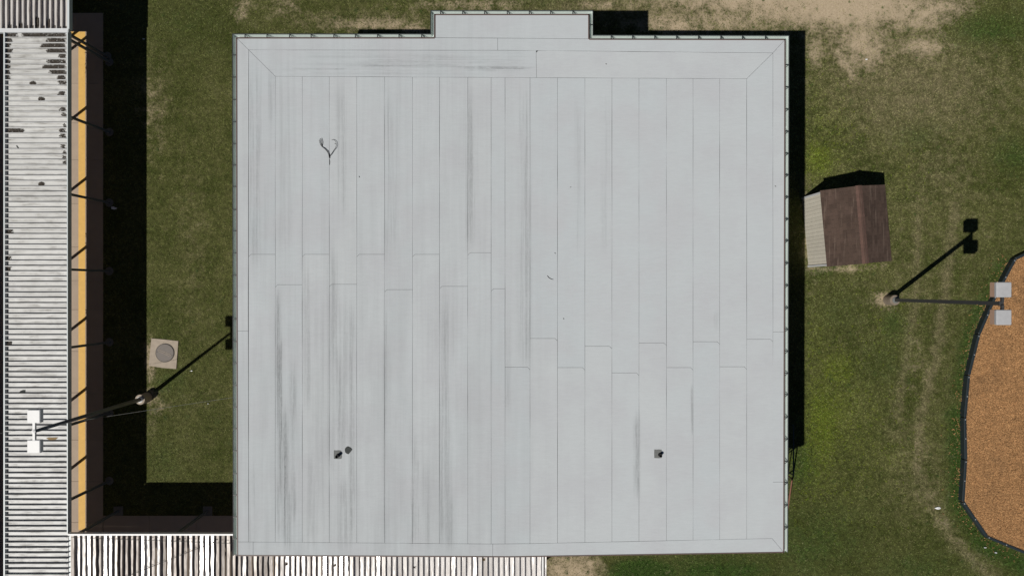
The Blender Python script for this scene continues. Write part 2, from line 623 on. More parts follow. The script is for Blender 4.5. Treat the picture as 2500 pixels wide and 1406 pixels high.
def trail(pts, w):
    best = np.full(PX.shape, 1e9)
    for (x0, y0), (x1, y1) in zip(pts[:-1], pts[1:]):
        dx, dy = x1 - x0, y1 - y0
        t = np.clip(((PX - x0) * dx + (PY - y0) * dy) / (dx * dx + dy * dy), 0, 1)
        best = np.minimum(best, np.hypot(PX - x0 - t * dx, PY - y0 - t * dy))
    return np.exp(-(best / w) ** 2)


def addup(lst):
    out = np.zeros(PX.shape)
    for k, m in lst:
        out = np.maximum(out, k * m) if k > 0 else out + k * m
    return out


bare = addup([(.62, blob(1400, 1400, 78, 60, 0, 2.0)), (.85, blob(2050, 15, 320, 72)), (.74, blob(2300, 35, 160, 50)), (.8, blob(1850, -10, 300, 58)), (.66, blob(2100, 110, 80, 74)),
              (.6, blob(2250, 115, 70, 28)), (.65, trail([(2045, 130), (2085, 185)], 12)), (.66, blob(1640, 60, 120, 30)), (.55, blob(1780, 45, 150, 45)),
              (.44, blob(590, 25, 24, 36, 20)), (.40, blob(700, 15, 45, 30)), (.52, blob(900, 60, 150, 22)), (.55, blob(1010, 70, 60, 20)),
              (.5, blob(1150, 12, 150, 18)), (.5, blob(1460, 12, 80, 14)), (.5, blob(1990, 120, 26, 60)),
              (.5, blob(366, 968, 26, 30)), (.36, blob(385, 1000, 26, 40, 30)), (.58, blob(2160, 731, 36, 24)), (.6, blob(366, 880, 16, 60)),
              (.52, blob(2060, 655, 90, 11, -3)), (.58, blob(1985, 655, 18, 22)), (.27, blob(372, 270, 34, 110)), (.3, blob(372, 1000, 24, 60)),
              (.2, blob(2230, 930, 40, 120, 8)), (.55, blob(1975, 560, 16, 110, -3)), (.5, blob(2400, 800, 16, 60, 25)),
              (-.5, blob(2380, 60, 90, 40)), (-.6, blob(2460, 30, 60, 60)), (.16, trail([(2240, 1080), (2240, 1180), (2300, 1290), (2420, 1400)], 30))])
dry = addup([(.30, blob(2200, 600, 420, 700)), (.60, blob(2230, 210, 340, 210)), (.25, blob(2250, 600, 260, 300)), (.55, blob(1500, 20, 420, 60)), (.55, blob(2120, 100, 280, 110)), (.42, blob(2300, 420, 170, 160)), (.52, trail([(2245, 480), (2240, 700), (2215, 860), (2190, 1010)], 20)),
             (.55, trail([(2335, 480), (2310, 700), (2285, 880), (2250, 1010), (2240, 1150), (2330, 1320), (2440, 1420)], 24)),
             (.9, blob(1400, 1410, 92, 70, 0, 2.0)), (.4, blob(2240, 1160, 130, 150)), (.4, blob(380, 250, 60, 160)), (.3, blob(470, 600, 60, 330)),
             (.35, blob(1990, 130, 70, 60)), (.3, blob(2050, 260, 90, 90)), (.45, blob(900, 50, 320, 40)), (.32, blob(500, 970, 60, 40)),
             (.42, blob(2200, 1050, 80, 60)), (.3, blob(2420, 250, 90, 120))])
green = addup([(.5, blob(2480, 380, 70, 60)), (.55, blob(2430, 70, 120, 50)), (.35, blob(2250, 330, 60, 40)), (.7, trail([(2340, 1010), (2345, 1230), (2400, 1320), (2500, 1380)], 32)),
               (.55, trail([(2450, 640), (2370, 800), (2340, 950)], 24)), (.45, blob(1990, 1320, 170, 120)), (.9, blob(1570, 1400, 90, 45, 0, 2.0)), (.7, blob(1760, 1390, 160, 50)),
               (.55, blob(1960, 1130, 45, 80)), (.45, blob(2180, 790, 40, 50)), (.5, blob(2000, 660, 40, 26)), (.35, blob(420, 930, 60, 40)), (.3, blob(480, 60, 130, 90)),
               (.3, blob(400, 1120, 60, 70)), (.35, blob(2150, 880, 80, 80)), (.4, blob(2250, 1380, 150, 50)), (.28, blob(1250, 5, 240, 20)), (.3, blob(2060, 760, 90, 90))])
weed = addup([(.34, blob(2080, 1050, 150, 230)), (.45, blob(2000, 1120, 70, 140)), (.32, blob(2110, 640, 60, 40)), (.5, blob(2040, 980, 90, 170)), (.36, blob(2000, 840, 50, 120)), (.4, blob(2030, 330, 80, 90)), (.8, blob(2010, 1030, 55, 130)), (.65, blob(2050, 900, 60, 60)), (.75, blob(2000, 385, 45, 55)), (.4, blob(2000, 300, 30, 120)), (.4, blob(2060, 1060, 80, 120)), (.35, blob(1985, 840, 24, 120)),
              (.32, blob(2100, 960, 70, 120)), (.3, blob(2075, 1200, 60, 60)), (.3, blob(2130, 640, 40, 30)), (.3, blob(2390, 1120, 30, 200)), (.22, blob(2200, 430, 90, 60)), (.2, blob(2150, 820, 90, 160))])
COVER = np.clip(np.stack([bare, dry, green, weed], -1), 0, 1)

nx, ny = len(GX), len(GY)
gv = np.stack([XX.ravel(), YY.ravel(), np.zeros(nx * ny)], -1)
ii = np.arange(nx * ny).reshape(ny, nx)
quads = np.stack([ii[:-1, :-1].ravel(), ii[:-1, 1:].ravel(), ii[1:, 1:].ravel(), ii[1:, :-1].ravel()], -1)
gm = bpy.data.meshes.new('ground')
gm.vertices.add(len(gv))
gm.vertices.foreach_set('co', gv.astype(np.float32).ravel())
gm.loops.add(len(quads) * 4)
gm.loops.foreach_set('vertex_index', quads.astype(np.int32).ravel())
gm.polygons.add(len(quads))
gm.polygons.foreach_set('loop_start', np.arange(0, len(quads) * 4, 4, dtype=np.int32))
gm.update(calc_edges=True)
ca = gm.color_attributes.new('cover', 'FLOAT_COLOR', 'POINT')
ca.data.foreach_set('color', COVER.reshape(-1, 4).astype(np.float32).ravel())
gm.materials.append(MAT['lawn_soil'])
ground = bpy.data.objects.new('ground', gm)
COL.objects.link(ground)
struct(ground)


def sample_cover(x, y):
    ix = np.clip(np.searchsorted(GX, x), 0, nx - 1)
    iy = np.clip(np.searchsorted(GY, y), 0, ny - 1)
    return COVER[iy, ix]


# ------------------------------------------------------------------ walkways in the courtyard
WALK_E = P(252, 0).x
WALK_N = P(0, 33).y
SOUTH_N = P(0, 1258).y
walk = MB().prism([(-20.9, WALK_N - .01), (WALK_E - .01, WALK_N - .01), (WALK_E - .01, -13.9), (-20.9, -13.9)], -0.12, 0.012).build('walkway', 'concrete_grey')
struct(walk)
ys = [WALK_N] + [P(0, q).y for q in (118, 205, 301, 391, 498, 603, 685, 756, 857, 958, 1073, 1174, 1274)] + [-11.4, -13.9]
for a, b in zip(ys[:-1], ys[1:]):
    MB().prism([(-20.89, a - .006), (WALK_E, a - .006), (WALK_E, b + .006), (-20.89, b + .006)], -0.10, 0.035).build('slab', 'concrete', walk)
walk2 = MB().prism([(WALK_E + .02, SOUTH_N - .01), (0.9, SOUTH_N - .01), (0.9, -13.9), (WALK_E + .02, -13.9)], -0.12, 0.012).build('walkway', 'concrete_grey')
struct(walk2)
xs = [WALK_E + .02 + i * 1.87 for i in range(9)] + [0.9]
for a, b in zip(xs[:-1], xs[1:]):
    MB().prism([(a + .006, SOUTH_N), (b - .006, SOUTH_N), (b - .006, -13.89), (a + .006, -13.89)], -0.10, 0.035).build('slab', 'concrete', walk2)
yl, yr = P(193, 0).x, P(209.5, 0).x
YT = P(0, 79).y
pts = [(yl, -9.6)]
MB().prism([(yl, -9.7), (yr, -9.7), (yr, YT), (-20.5, YT), (-20.5, P(0, 93).y), (yl, P(0, 93).y)], 0.0352, 0.0395).build('painted_line', 'yellow_paint', walk, label='worn yellow line painted along the walkway')

# ------------------------------------------------------------------ main building
ZR = 5.60
bld = thing('school_building', 'large flat roofed building with pale grey membrane roof and white gutters', 'building', (0, 0, 0))


def RP(px, py, z=ZR):
    return P(px, py, z)


TL, TR, BR, BL = (577, 93), (1917, 97), (1914, 1348), (579, 1356)
outline_px = [TL, (1061, 93), (1061, 36), (1438, 36), (1438, 96), TR, BR, (1250, 1359), BL]
outline = [RP(*q) for q in outline_px]
MB().prism([(p.x, p.y) for p in outline], 5.24, 5.592).build('roof_deck', 'bitumen', bld)
# dark edge metal round the roof
em = MB()
for a, b in zip(outline, outline[1:] + outline[:1]):
    d = (b - a)
    L = d.length
    d.normalize()
    n = Vector((d.y, -d.x, 0))
    cc = (a + b) / 2
    if (cc + n * 0.1).length < cc.length and abs(cc.x) < 30:
        n = -n
    c = cc - n * 0.012
    em.box((c.x, c.y, 5.42), (L - 0.002, 0.034, 0.385), rotz(math.atan2(d.y, d.x)))
em.build('fascia', 'edge_metal', bld)
# walls under the eaves, tan brick
wi = 0.42
wo = [(-8.85 + wi, -8.60 + wi), (8.80 - wi, -8.52 + wi), (8.80 - wi, 8.0 - wi), (2.48 - wi, 8.0 - wi), (2.48 - wi, 8.79 - wi), (-2.49 + wi, 8.79 - wi), (-2.49 + wi, 8.04 - wi), (-8.85 + wi, 8.04 - wi)]
MB().prism(wo, -0.1, 5.24).build('wall', 'brick_tan', bld)
for (x, y, w, n) in [(8.38, -6.0, 1.0, 'E')]:
    dr = MB().box((x + 0.03, y, 2.05), (0.06, w, 2.1)).build('door', 'door_paint', bld)
    MB().box((x + 0.10, y + 0.4, 2.0), (0.05, 0.03, 0.16)).build('handle', 'galvanised', dr)
for (x, y) in [(8.40, 4.5), (8.40, 1.0), (8.40, -2.5), (-8.45, 5.0), (-8.45, 1.5), (-8.45, -2.0), (-8.45, -5.5)]:
    s = 1 if x > 0 else -1
    wdw = MB().box((x + s * 0.01, y, 2.3), (0.08, 1.8, 1.3)).build('window', 'trim_white', bld)
    for k in (-1, 1):
        MB().box((x + s * 0.052, y + k * 0.43, 2.3), (0.02, 0.8, 1.16)).build('pane', 'window_glass', wdw)

# membrane sheets


def inset(poly, d):
    n = len(poly)
    area = sum(poly[i].x * poly[(i + 1) % n].y - poly[(i + 1) % n].x * poly[i].y for i in range(n))
    sg = 1 if area > 0 else -1
    out = []
    for i in range(n):
        p0, p1, p2 = poly[i - 1], poly[i], poly[(i + 1) % n]
        e1, e2 = (p1 - p0).normalized(), (p2 - p1).normalized()
        n1, n2 = Vector((-e1.y, e1.x)) * sg, Vector((-e2.y, e2.x)) * sg
        m = (n1 + n2)
        m = m / max(0.3, m.dot(n1))
        out.append(p1 + m * d)
    return out


def sheet(px, gap=0.0040, top=ZR, label=None):
    poly = [Vector((RP(*q).x, RP(*q).y)) for q in px]
    poly = inset(poly, gap)
    fine = []
    n = len(poly)
    for i in range(n):
        a, b = poly[i], poly[(i + 1) % n]
        L = (b - a).length
        k = max(1, int(L / 0.75))
        e = (b - a).normalized()
        nn = Vector((-e.y, e.x))
        for j in range(k):
            q = a + (b - a) * (j / k)
            if j:
                q = q + nn * random.uniform(-0.0030, 0.0036)
            fine.append(q)
    return MB().prism([(q.x, q.y) for q in fine], 5.5925, top).build('membrane_sheet', 'membrane', bld, label=label)


cols = [607, 672, 738, 804, 871, 939, 1007, 1073, 1142, 1199, 1233, 1294, 1361, 1428, 1494, 1560, 1627, 1692, 1757, 1823, 1887]
laps = [621, 695, 621, 694, 621, 707, 621, 699, 617, 705, 896, 826, 897, 845, 910, 837, 897, 834, 895, 828]


def ytop(x):      # the seam under the upper band
    return 187 + (x - 672) * 6.0 / 1151


def ybot(x):
    return float(np.interp(x, [607, 1203, 1300, 1885], [1322, 1327, 1326, 1313.5]))


for i in range(20):
    x0, x1, yl_ = cols[i], cols[i + 1], laps[i]
    c = 6
    if i == 0:
        up = [(x0, 122.5), (x1, ytop(x1)), (x1, yl_), (x0 + c, yl_), (x0, yl_ + c)]
    elif i == 19:
        up = [(x0, ytop(x0)), (x1, 130), (x1, yl_ + c), (x1 - c, yl_), (x0, yl_)]
    else:
        up = [(x0, ytop(x0)), (x1, ytop(x1))] + ([(x1, yl_), (x0 + c, yl_), (x0, yl_ + c)] if i < 10 else [(x1, yl_ + c), (x1 - c, yl_), (x0, yl_)])
    z = ZR + (0.0012 if i % 2 else 0.0)
    sheet(up, top=z)
    if i < 10:
        lo = [(x0 + c, yl_), (x1, yl_), (x1, ybot(x1)), (x0, ybot(x0)), (x0, yl_ + c)]
    else:
        lo = [(x0, yl_), (x1 - c, yl_), (x1, yl_ + c), (x1, ybot(x1)), (x0, ybot(x0))]
    sheet(lo, top=z + 0.0018)
# upper band, mitred into the end columns
sheet([(607, 122.5), (1309, 124), (1310, ytop(1310)), (672, 187)])
sheet([(1314, 124.5), (1887, 130), (1823, 193), (1310, ytop(1310)), (1309, 129)], top=ZR + 0.0018)
# perimeter strips
sheet([TL, (1061, 93), (1215, 94), (1215, 123.5), (607, 122.5)], top=ZR + .001)
sheet([(1215, 94), (1438, 96), TR, (1887, 130), (1215, 123.5)], top=ZR + .003)
sheet([TL, (607, 122.5), (606, 808), (578, 808)], top=ZR + .002)
sheet([(578, 808), (606, 808), (607, 1323), BL], top=ZR + .001) if False else sheet([(578, 808), (606, 808), (607, 1322), (579, 1322)], top=ZR + .001)
sheet([TR, (1915.5, 810), (1887, 810), (1887, 130)], top=ZR + .002)
sheet([(1915.5, 810), (1914.5, 1176), (1885, 1176), (1887, 810)], top=ZR + .001)
sheet([(1914.5, 1176), BR, (1885, 1313.5), (1885, 1176)], top=ZR + .002)
sheet([(579, 1322), (607, 1322), (618, 1322.1), (618, 1356), BL], top=ZR + .002)
sheet([(618, 1322.1), (1203, 1327), (1203, 1358.5), (618, 1356)], top=ZR + .001)
sheet([(1203, 1327), (1300, 1326), (1885, 1313.5), BR, (1250, 1359), (1203, 1358.5)], top=ZR + .003)
sheet([(1061, 36), (1438, 36), (1438, 95.7), (1215, 93.7), (1061, 92.7)], top=ZR)
# field strip west column beneath the band
# gutters with their straps
GPROF = [(0.028, -0.03), (0.028, -0.185), (0.100, -0.185), (0.122, -0.08), (0.122, -0.012), (0.116, -0.012), (0.116, -0.078), (0.093, -0.176), (0.036, -0.176), (0.036, -0.03)]
GAP_SHADE = [(0.006, -0.22), (0.027, -0.22), (0.027, -0.022), (0.006, -0.022)]
RIM_OUT = [(0.1225, -0.06), (0.136, -0.05), (0.136, -0.002), (0.115, -0.002), (0.115, -0.0115), (0.1225, -0.0115)]
strap_me = None


def gutter(a, b, nrm, e0, e1, first, step=53.7, diag=True):
    A, B = RP(*a, 5.58), RP(*b, 5.58)
    d = (B - A).normalized()
    n = Vector((*nrm, 0))

    def sweep(m, prof):
        vs, fs = [], []
        for Q, e, sg in ((A, e0, -1), (B, e1, 1)):
            for (o, z) in prof:
                vs.append(Q + d * (sg * e * o) + n * o + Vector((0, 0, z)))
        k = len(prof)
        for i in range(k):
            fs.append((i, (i + 1) % k, k + (i + 1) % k, k + i))
        fs.append(tuple(range(k)))
        fs.append(tuple(range(2 * k - 1, k - 1, -1)))
        m.add(vs, fs)
        return m
    g = sweep(MB(), GPROF).build('gutter', 'gutter_white', bld)
    sweep(MB(), RIM_OUT).build('outer_lip', 'gutter_dark', g)
    sweep(MB(), GAP_SHADE).build('gap_shade_strip', 'gutter_dark', g)  # dark strip added to paint the shade in the gap between fascia and gutter
    L = (B - A).length
    s = first * 0.01318
    st = step * 0.01318
    ang = math.atan2(n.y, n.x)
    while s < L - 0.12:
        q = A + d * (s + random.uniform(-.02, .02))
        m = MB().box(q + n * 0.06 + Vector((0, 0, -0.004)), (0.125, 0.034, 0.010), rotz(ang))
        if diag:
            m.box(q + n * 0.066 + d * 0.045 + Vector((0, 0, -0.012)), (0.12, 0.020, 0.006), rotz(ang + (0.62 if diag == 1 else -0.62)))
        m.build('strap', 'strap', g)
        s += st
    return g


gutter(TL, (1061, 93), (0, 1), 1, -1, 22)
gutter((1061, 93), (1061, 36), (-1, 0), -1, 1, 200, diag=False)
gutter((1061, 36), (1438, 36), (0, 1), 1, 1, 16)
gutter((1438, 36), (1438, 96), (1, 0), 1, -1, 24, diag=False)
gutter((1438, 96), TR, (0, 1), -1, 1, 54)
gutter(TR, BR, (1, 0), 1, 0, 62)
gutter(BL, TL, (-1, 0), 0, 1, 40, diag=False)
# downspouts at two corners
for (x, y, sx_) in [(-8.93, -6.4, -1), (8.86, 5.2, 1)]:
    MB().tube([(x - sx_ * 0.0, y, 5.44), (x, y, 5.3), (x - sx_ * 0.40, y, 4.9), (x - sx_ * 0.40, y, 0.25), (x - sx_ * 0.22, y, 0.08)], 0.045, 8).build('downspout', 'gutter_white', bld)
# plumbing vents with grey flashing
for (px, py, s) in [(823.5, 1113, 1), (1609, 1111, 0.8)]:
    c = RP(px + 1.8, py - 1.8)
    vp = MB().lathe((c.x, c.y, ZR + 0.004), [(0.062, 0), (0.058, 0.05), (0.05, 0.06), (0.05, 0.19 * s), (0.042, 0.19 * s), (0.042, 0.08)], 16).build('vent_pipe', 'pipe_black', bld)
    f0 = RP(px + (1.5 if s == 1 else -2), py - 4)
    poly = [(f0.x + dx * 0.128, f0.y + dy * 0.135) for dx, dy in ((-1, -1), (0.1, -1.05), (.85, -1), (1.0, -.55), (.97, .3), (.8, .95), (.2, 1.02), (-.4, .98), (-1, 1), (-1.03, 0.1))]
    MB().prism(poly, ZR, ZR + 0.010).build('flashing', 'flashing_grey', vp)

# ------------------------------------------------------------------ loose things on the roof
zt = ZR + 0.006


def zpt(zx, zy, z=zt, sc=11.72, ox=740, oy=300):
    return RP(ox + zx / sc, oy + zy / sc, z)


br = MB()


def limb(pts, r0, r1, z0=0.014, z1=0.03):
    n = len(pts)
    vs = []
    for i, (a, b) in enumerate(pts):
        f = i / (n - 1)
        r = (r0 + (r1 - r0) * f) * .75
        vs.append(zpt(a, b, zt + r + z0 * 0.2 + z1 * math.sin(f * 3.0) * 0.8))
    br.tube(vs, [(r0 + (r1 - r0) * i / (n - 1)) * .75 for i in range(n)], 6)


limb([(757, 1015), (735, 900), (700, 830), (620, 740), (545, 685)], .020, .014)
limb([(545, 685), (495, 620), (465, 520), (478, 480), (495, 450)], .013, .007)
limb([(540, 682), (548, 560), (530, 440)], .014, .008)
limb([(540, 670), (515, 550), (520, 490)], .009, .007)
limb([(755, 965), (810, 900), (870, 800), (930, 720), (955, 640), (940, 550), (890, 490), (850, 482), (815, 497)], .013, .007, z1=.05)
limb([(935, 612), (895, 590)], .007, .005)
limb([(705, 815), (722, 785)], .006, .004)
tag(br.build('fallen_branch', 'bark', origin=zpt(740, 800)), 'dark forked fallen branch shaped like a heart on the roof', 'branch')
tag(MB().tube([RP(1336, 673, zt + .008), RP(1340, 678, zt + .012), RP(1345, 681, zt + .012), RP(1351, 682.5, zt + .008)], [.007, .008, .007, .005], 6).build('twig', 'bark', origin=RP(1343, 679, zt)), 'thin curved twig lying on the roof right of centre', 'twig')
tag(MB().tube([RP(804, 388, zt + .006), RP(805, 396, zt + .007), RP(804.5, 403, zt + .006)], [.004, .007, .004], 6).build('twig', 'bark', origin=RP(804, 396, zt)), 'short straight twig just below the heart shaped branch', 'twig')
q = [(842, 1098), (842.5, 1094), (845, 1091), (848.5, 1089), (852, 1090), (857, 1093), (860, 1097), (857, 1101), (851, 1108), (846, 1106), (843, 1103)]
tag(MB().prism([(RP(*a).x, RP(*a).y) for a in q], ZR + .004, ZR + .018).build('roofing_scrap', 'scrap_dark', origin=RP(850, 1098)), 'rounded dark grey roofing scrap lying beside the left vent pipe', 'scrap')
leafy = [((877, 432), 'dark dead leaf on the roof to the lower right of the branch'), ((1355, 618), 'tiny dark leaf above the curved twig on the roof'),
         ((1376, 778), 'tiny dark leaf below the curved twig on the roof'), ((1480, 157), 'tiny dark leaf on the upper band of the roof'),
         ((1393, 457), 'tiny dark leaf on the upper middle of the right roof half'), ((1893, 455), 'dark leaf near the right edge of the roof')]
for (q, lab) in leafy:
    c = RP(*q, zt)
    a = random.uniform(0, 6)
    m = MB()
    pts = [(-.025, 0, 0), (-.007, .010, .006), (.014, .007, .008), (.028, 0, .004), (.010, -.009, .006), (-.010, -.007, .003)]
    m.prism([((rotz(a) @ Vector(k)).x + c.x, (rotz(a) @ Vector(k)).y + c.y) for k in pts], zt - .0005, zt + .010)
    tag(m.build('dead_leaf', 'bark', origin=c), lab, 'leaf')

# ------------------------------------------------------------------ covered walkways (aluminium pan canopies)
ZC = 2.75            # top of ribs and fascia
RIB = 0.105


def pan_mesh(name, L, W, mat, wavy=0.0, seg=1, seed=0):
    """a U pan running along +X from 0 to L, floor W wide, one upstand rib on the -Y side"""
    r = random.Random(seed)
    m = MB()
    kink = [0.0] * (seg + 1)
    zk = [0.0] * (seg + 1)
    if wavy:
        for i in range(1, seg):
            kink[i] = r.uniform(-1, 1) * wavy
            zk[i] = r.uniform(-1, 1) * wavy * 0.35
    top, capw = 0.0, 0.017

    def station(i):
        x = L * i / seg
        k = kink[i]
        y0 = -W / 2
        z = -RIB + zk[i]
        return [(x, y0 - capw + k, top - 0.012), (x, y0 - capw + k, top), (x, y0 + capw + k, top), (x, y0 + capw + k, top - 0.012),
                (x, y0 + 0.006 + k, top - 0.012), (x, y0 + 0.006 + k * .3, z), (x, W / 2 - 0.006, -RIB + zk[i] * .5), (x, W / 2 - 0.006, -RIB - 0.008),
                (x, y0 - 0.004, -RIB - 0.008), (x, y0 - 0.004 + k * .3, -RIB), (x, y0 - 0.004 + k, top - 0.012)]
    vs, fs = [], []
    for i in range(seg + 1):
        vs += station(i)
    n = 11
    for i in range(seg):
        for j in range(n):
            fs.append((i * n + j, i * n + (j + 1) % n, (i + 1) * n + (j + 1) % n, (i + 1) * n + j))
    fs.append(tuple(range(n)))
    fs.append(tuple(range((seg + 1) * n - 1, seg * n - 1, -1)))
    m.add(vs, fs)
    return m.mesh(name, mat)


# long western canopy, pans laid east-west
CW_X0, CW_X1 = P(12, 0, ZC).x, P(163, 0, ZC).x
CW_N = P(0, 78.8, ZC).y
CS_N = P(0, 1302, ZC).y
cw = thing('covered_walkway', 'long white metal canopy with crosswise ribs along the left edge', 'canopy', (CW_X0 + 1.2, 0, 0), 'white metal canopies over the walkways')
pm = [pan_mesh('pan', CW_X1 - CW_X0 - 0.012, 0.1928, 'pan_white', 0.003, 4, s) for s in range(5)]
npan = int((CW_N - (-13.4)) / 0.1928)
for i in range(npan):
    y = CW_N - 0.1928 * (i + 0.5)
    place('pan', pm[i % 5 if i % 7 else (i // 7) % 5], cw, (CW_X0 + 0.006, y, ZC), (random.uniform(-.012, .012), 0, 0))
YS, YN = CW_N - npan * 0.1928, CW_N
MB().box((CW_X0 - 0.025, (YS + YN) / 2, ZC - 0.055), (0.05, YN - YS, 0.125)).build('fascia', 'fascia_white', cw)
MB().box((CW_X1 + 0.025, (CS_N + YN) / 2 + 0.03, ZC - 0.10), (0.035, YN - CS_N + .06, 0.22)).build('fascia', 'fascia_white', cw)
MB().box((CW_X1 + 0.10, (CS_N + YS) / 2 - .03, ZC - 0.17), (0.26, CS_N - YS - .06, 0.09)).build('gutter', 'fascia_white', cw)  # gutter box widened under the pans to block sun leaking between the canopies
colY = [P(0, q).y for q in (152, 323, 495, 662, 835, 1007, 1173)] + [-11.2]
cxr, cxl = P(267, 0).x, -18.36
for y in colY:
    MB().box(((cxr + cxl) / 2, y, ZC - 0.19), (cxr - cxl + 0.1, 0.09, 0.12)).build('beam', 'column_paint', cw)
    for cx in (cxr, cxl):
        cl = MB().box((cx, y, (ZC - 0.22) / 2 + 0.02), (0.085, 0.085, ZC - 0.24)).build('column', 'column_paint', cw)
        MB().lathe((cx, y, -0.05), [(0.17, 0), (0.17, 0.06), (0.15, 0.07)], 20).build('footing', 'footing_concrete', cl)

# northern canopy running west out of the picture, pans laid north-south
CN_S = P(0, 71, ZC).y
cn = thing('covered_walkway', 'white metal canopy with lengthwise ribs in the top left corner', 'canopy', (-19, 11.5, 0), 'white metal canopies over the walkways')
pm2 = [pan_mesh('pan', 3.0, 0.2, 'pan_entry', 0.006, 5, 20 + s) for s in range(4)]
i = 0
x = CW_X1 + 0.02
while x > -21.3:
    place('pan', pm2[i % 4], cn, (x - 0.1, CN_S, ZC), (0, 0, math.pi / 2), (1, -1, 1) if False else (1, 1, 1))
    x -= 0.2
    i += 1
MB().box(((x + CW_X1) / 2 + .03, (CN_S + CW_N) / 2, ZC - 0.062), (CW_X1 - x + .06, CN_S - CW_N + 0.03, 0.13)).build('flashing', 'trim_white', cn)  # flashing; unseen lower part added as a curtain against sunlight leaking through
MB().box((CW_X1 + 0.06, CN_S + 1.5, ZC - 0.085), (0.07, 3.0, 0.19)).build('fascia', 'fascia_white', cn)
MB().box(((x + CW_X1) / 2, CN_S + 3.03, ZC - 0.085), (CW_X1 - x, 0.06, 0.19)).build('fascia', 'fascia_white', cn)
for (cx, cy) in [(P(262, 140).x, P(262, 138).y), (-18.36, P(0, 120).y), (P(262, 0).x, 12.3), (-18.36, 12.3), (-20.6, 12.3)]:
    cl = MB().box((cx, cy, (ZC - 0.1) / 2 + 0.02), (0.085, 0.085, ZC - 0.14)).build('column', 'column_paint', cn)
    MB().lathe((cx, cy, -0.05), [(0.17, 0), (0.17, 0.06), (0.15, 0.07)], 20).build('footing', 'footing_concrete', cl)

# southern canopy along the building, pans laid north-south, dented
CS_E = P(1325, 0, ZC).x
CS_W = CW_X1 + 0.045
cs = thing('covered_walkway', 'shiny dented metal canopy with lengthwise ribs along the bottom edge', 'canopy', ((CS_E + CS_W) / 2, -10.1, 0), 'white metal canopies over the walkways')
pm3 = [pan_mesh('pan', 2.4, 0.1946, 'pan_metal', 0.013, 7, 40 + s) for s in range(9)]
pm3b = [pan_mesh('pan', 2.4, 0.1946, 'pan_metal', 0.002, 7, 60 + s) for s in range(5)]
x = CS_W + 0.01
i = 0
while x < CS_E - 0.05:
    west = x < -8.5
    me = pm3[random.randrange(9)] if (west and random.random() < .75) or (not west and random.random() < .18) else pm3b[random.randrange(5)]
    tilt = random.uniform(-.17, .14) if west else random.choice([random.uniform(-.02, .02)] * 5 + [0.09, -.09])
    # the rib sits on the west side of each pan; the sun makes it shade the pan to the east
    place('pan', me, cs, (x + 0.0973, CS_N - 0.06, ZC - 0.004), (tilt, random.uniform(-.006, .006), -math.pi / 2), (1, -1, 1))
    x += 0.1946
    i += 1
MB().box(((CS_E + CS_W) / 2, CS_N - 0.03, ZC - 0.075), (CS_E - CS_W - .01, 0.06, 0.20)).build('fascia', 'white_metal', cs)
MB().box(((CS_E + CS_W) / 2, CS_N - 2.50, ZC - 0.085), (CS_E - CS_W, 0.06, 0.19)).build('fascia', 'fascia_white', cs)
MB().box((CS_E - 0.0, CS_N - 1.26, ZC - 0.085), (0.06, 2.4, 0.19)).build('fascia', 'white_metal', cs)
for cx in [P(290, 0).x, P(508, 0).x, -8.9, -5.4, -1.9, 0.95]:
    for cy in (P(0, 1246).y if cx < -9 else -9.06, -11.2):
        cl = MB().box((cx, cy, (ZC - 0.1) / 2 + 0.02), (0.085, 0.085, ZC - 0.14)).build('column', 'column_paint', cs)
        MB().box((cx, cy, 0.01), (0.36, 0.36, 0.10)).build('footing', 'footing_concrete', cl)
    MB().box((cx, (P(0, 1246).y - 11.2) / 2, ZC - 0.185), (0.09, 2.3, 0.11)).build('beam', 'column_paint', cs)

# leaf litter caught in the pans of the western and northern canopies
lit_v, lit_f = [], []


def heap(x0, x1, y0, y1, dens, zb=ZC - 0.105):
    a, b = P(x0, y0, zb + .02), P(x1, y1, zb + .02)
    area = abs((b.x - a.x) * (b.y - a.y))
    for _ in range(int(area * dens) + 3):
        u, v = random.random(), random.random()
        e = min(u, 1 - u) * abs(b.x - a.x) if abs(b.x - a.x) > abs(b.y - a.y) else min(v, 1 - v) * abs(b.y - a.y)
        if e < 0.16 * random.random() ** 1.6 or random.random() < .12:
            continue
        c = Vector((a.x + (b.x - a.x) * u + random.gauss(0, .012), a.y + (b.y - a.y) * v, zb + 0.006 + random.random() * 0.035))
        s = random.uniform(.008, .030)
        rot = Matrix.Rotation(random.uniform(0, 6.3), 3, 'Z') @ Matrix.Rotation(random.uniform(-.8, .8), 3, 'X')
        n = len(lit_v)
        for q in ((-1.5, 0, 0), (0, -.6, 0), (1.5, 0, 0), (0, .6, 0)):
            lit_v.append(c + rot @ (Vector(q) * s))
        lit_f.append((n, n + 1, n + 2, n + 3))


def row(py):
    y = P(0, py, ZC - RIB).y
    k = math.floor((CW_N - y) / 0.1928)
    yc = CW_N - 0.1928 * (k + .5)
    yp = 703 - yc * FOC / (CAM_H - ZC + RIB)
    return yp - 5.6, yp + 4.9


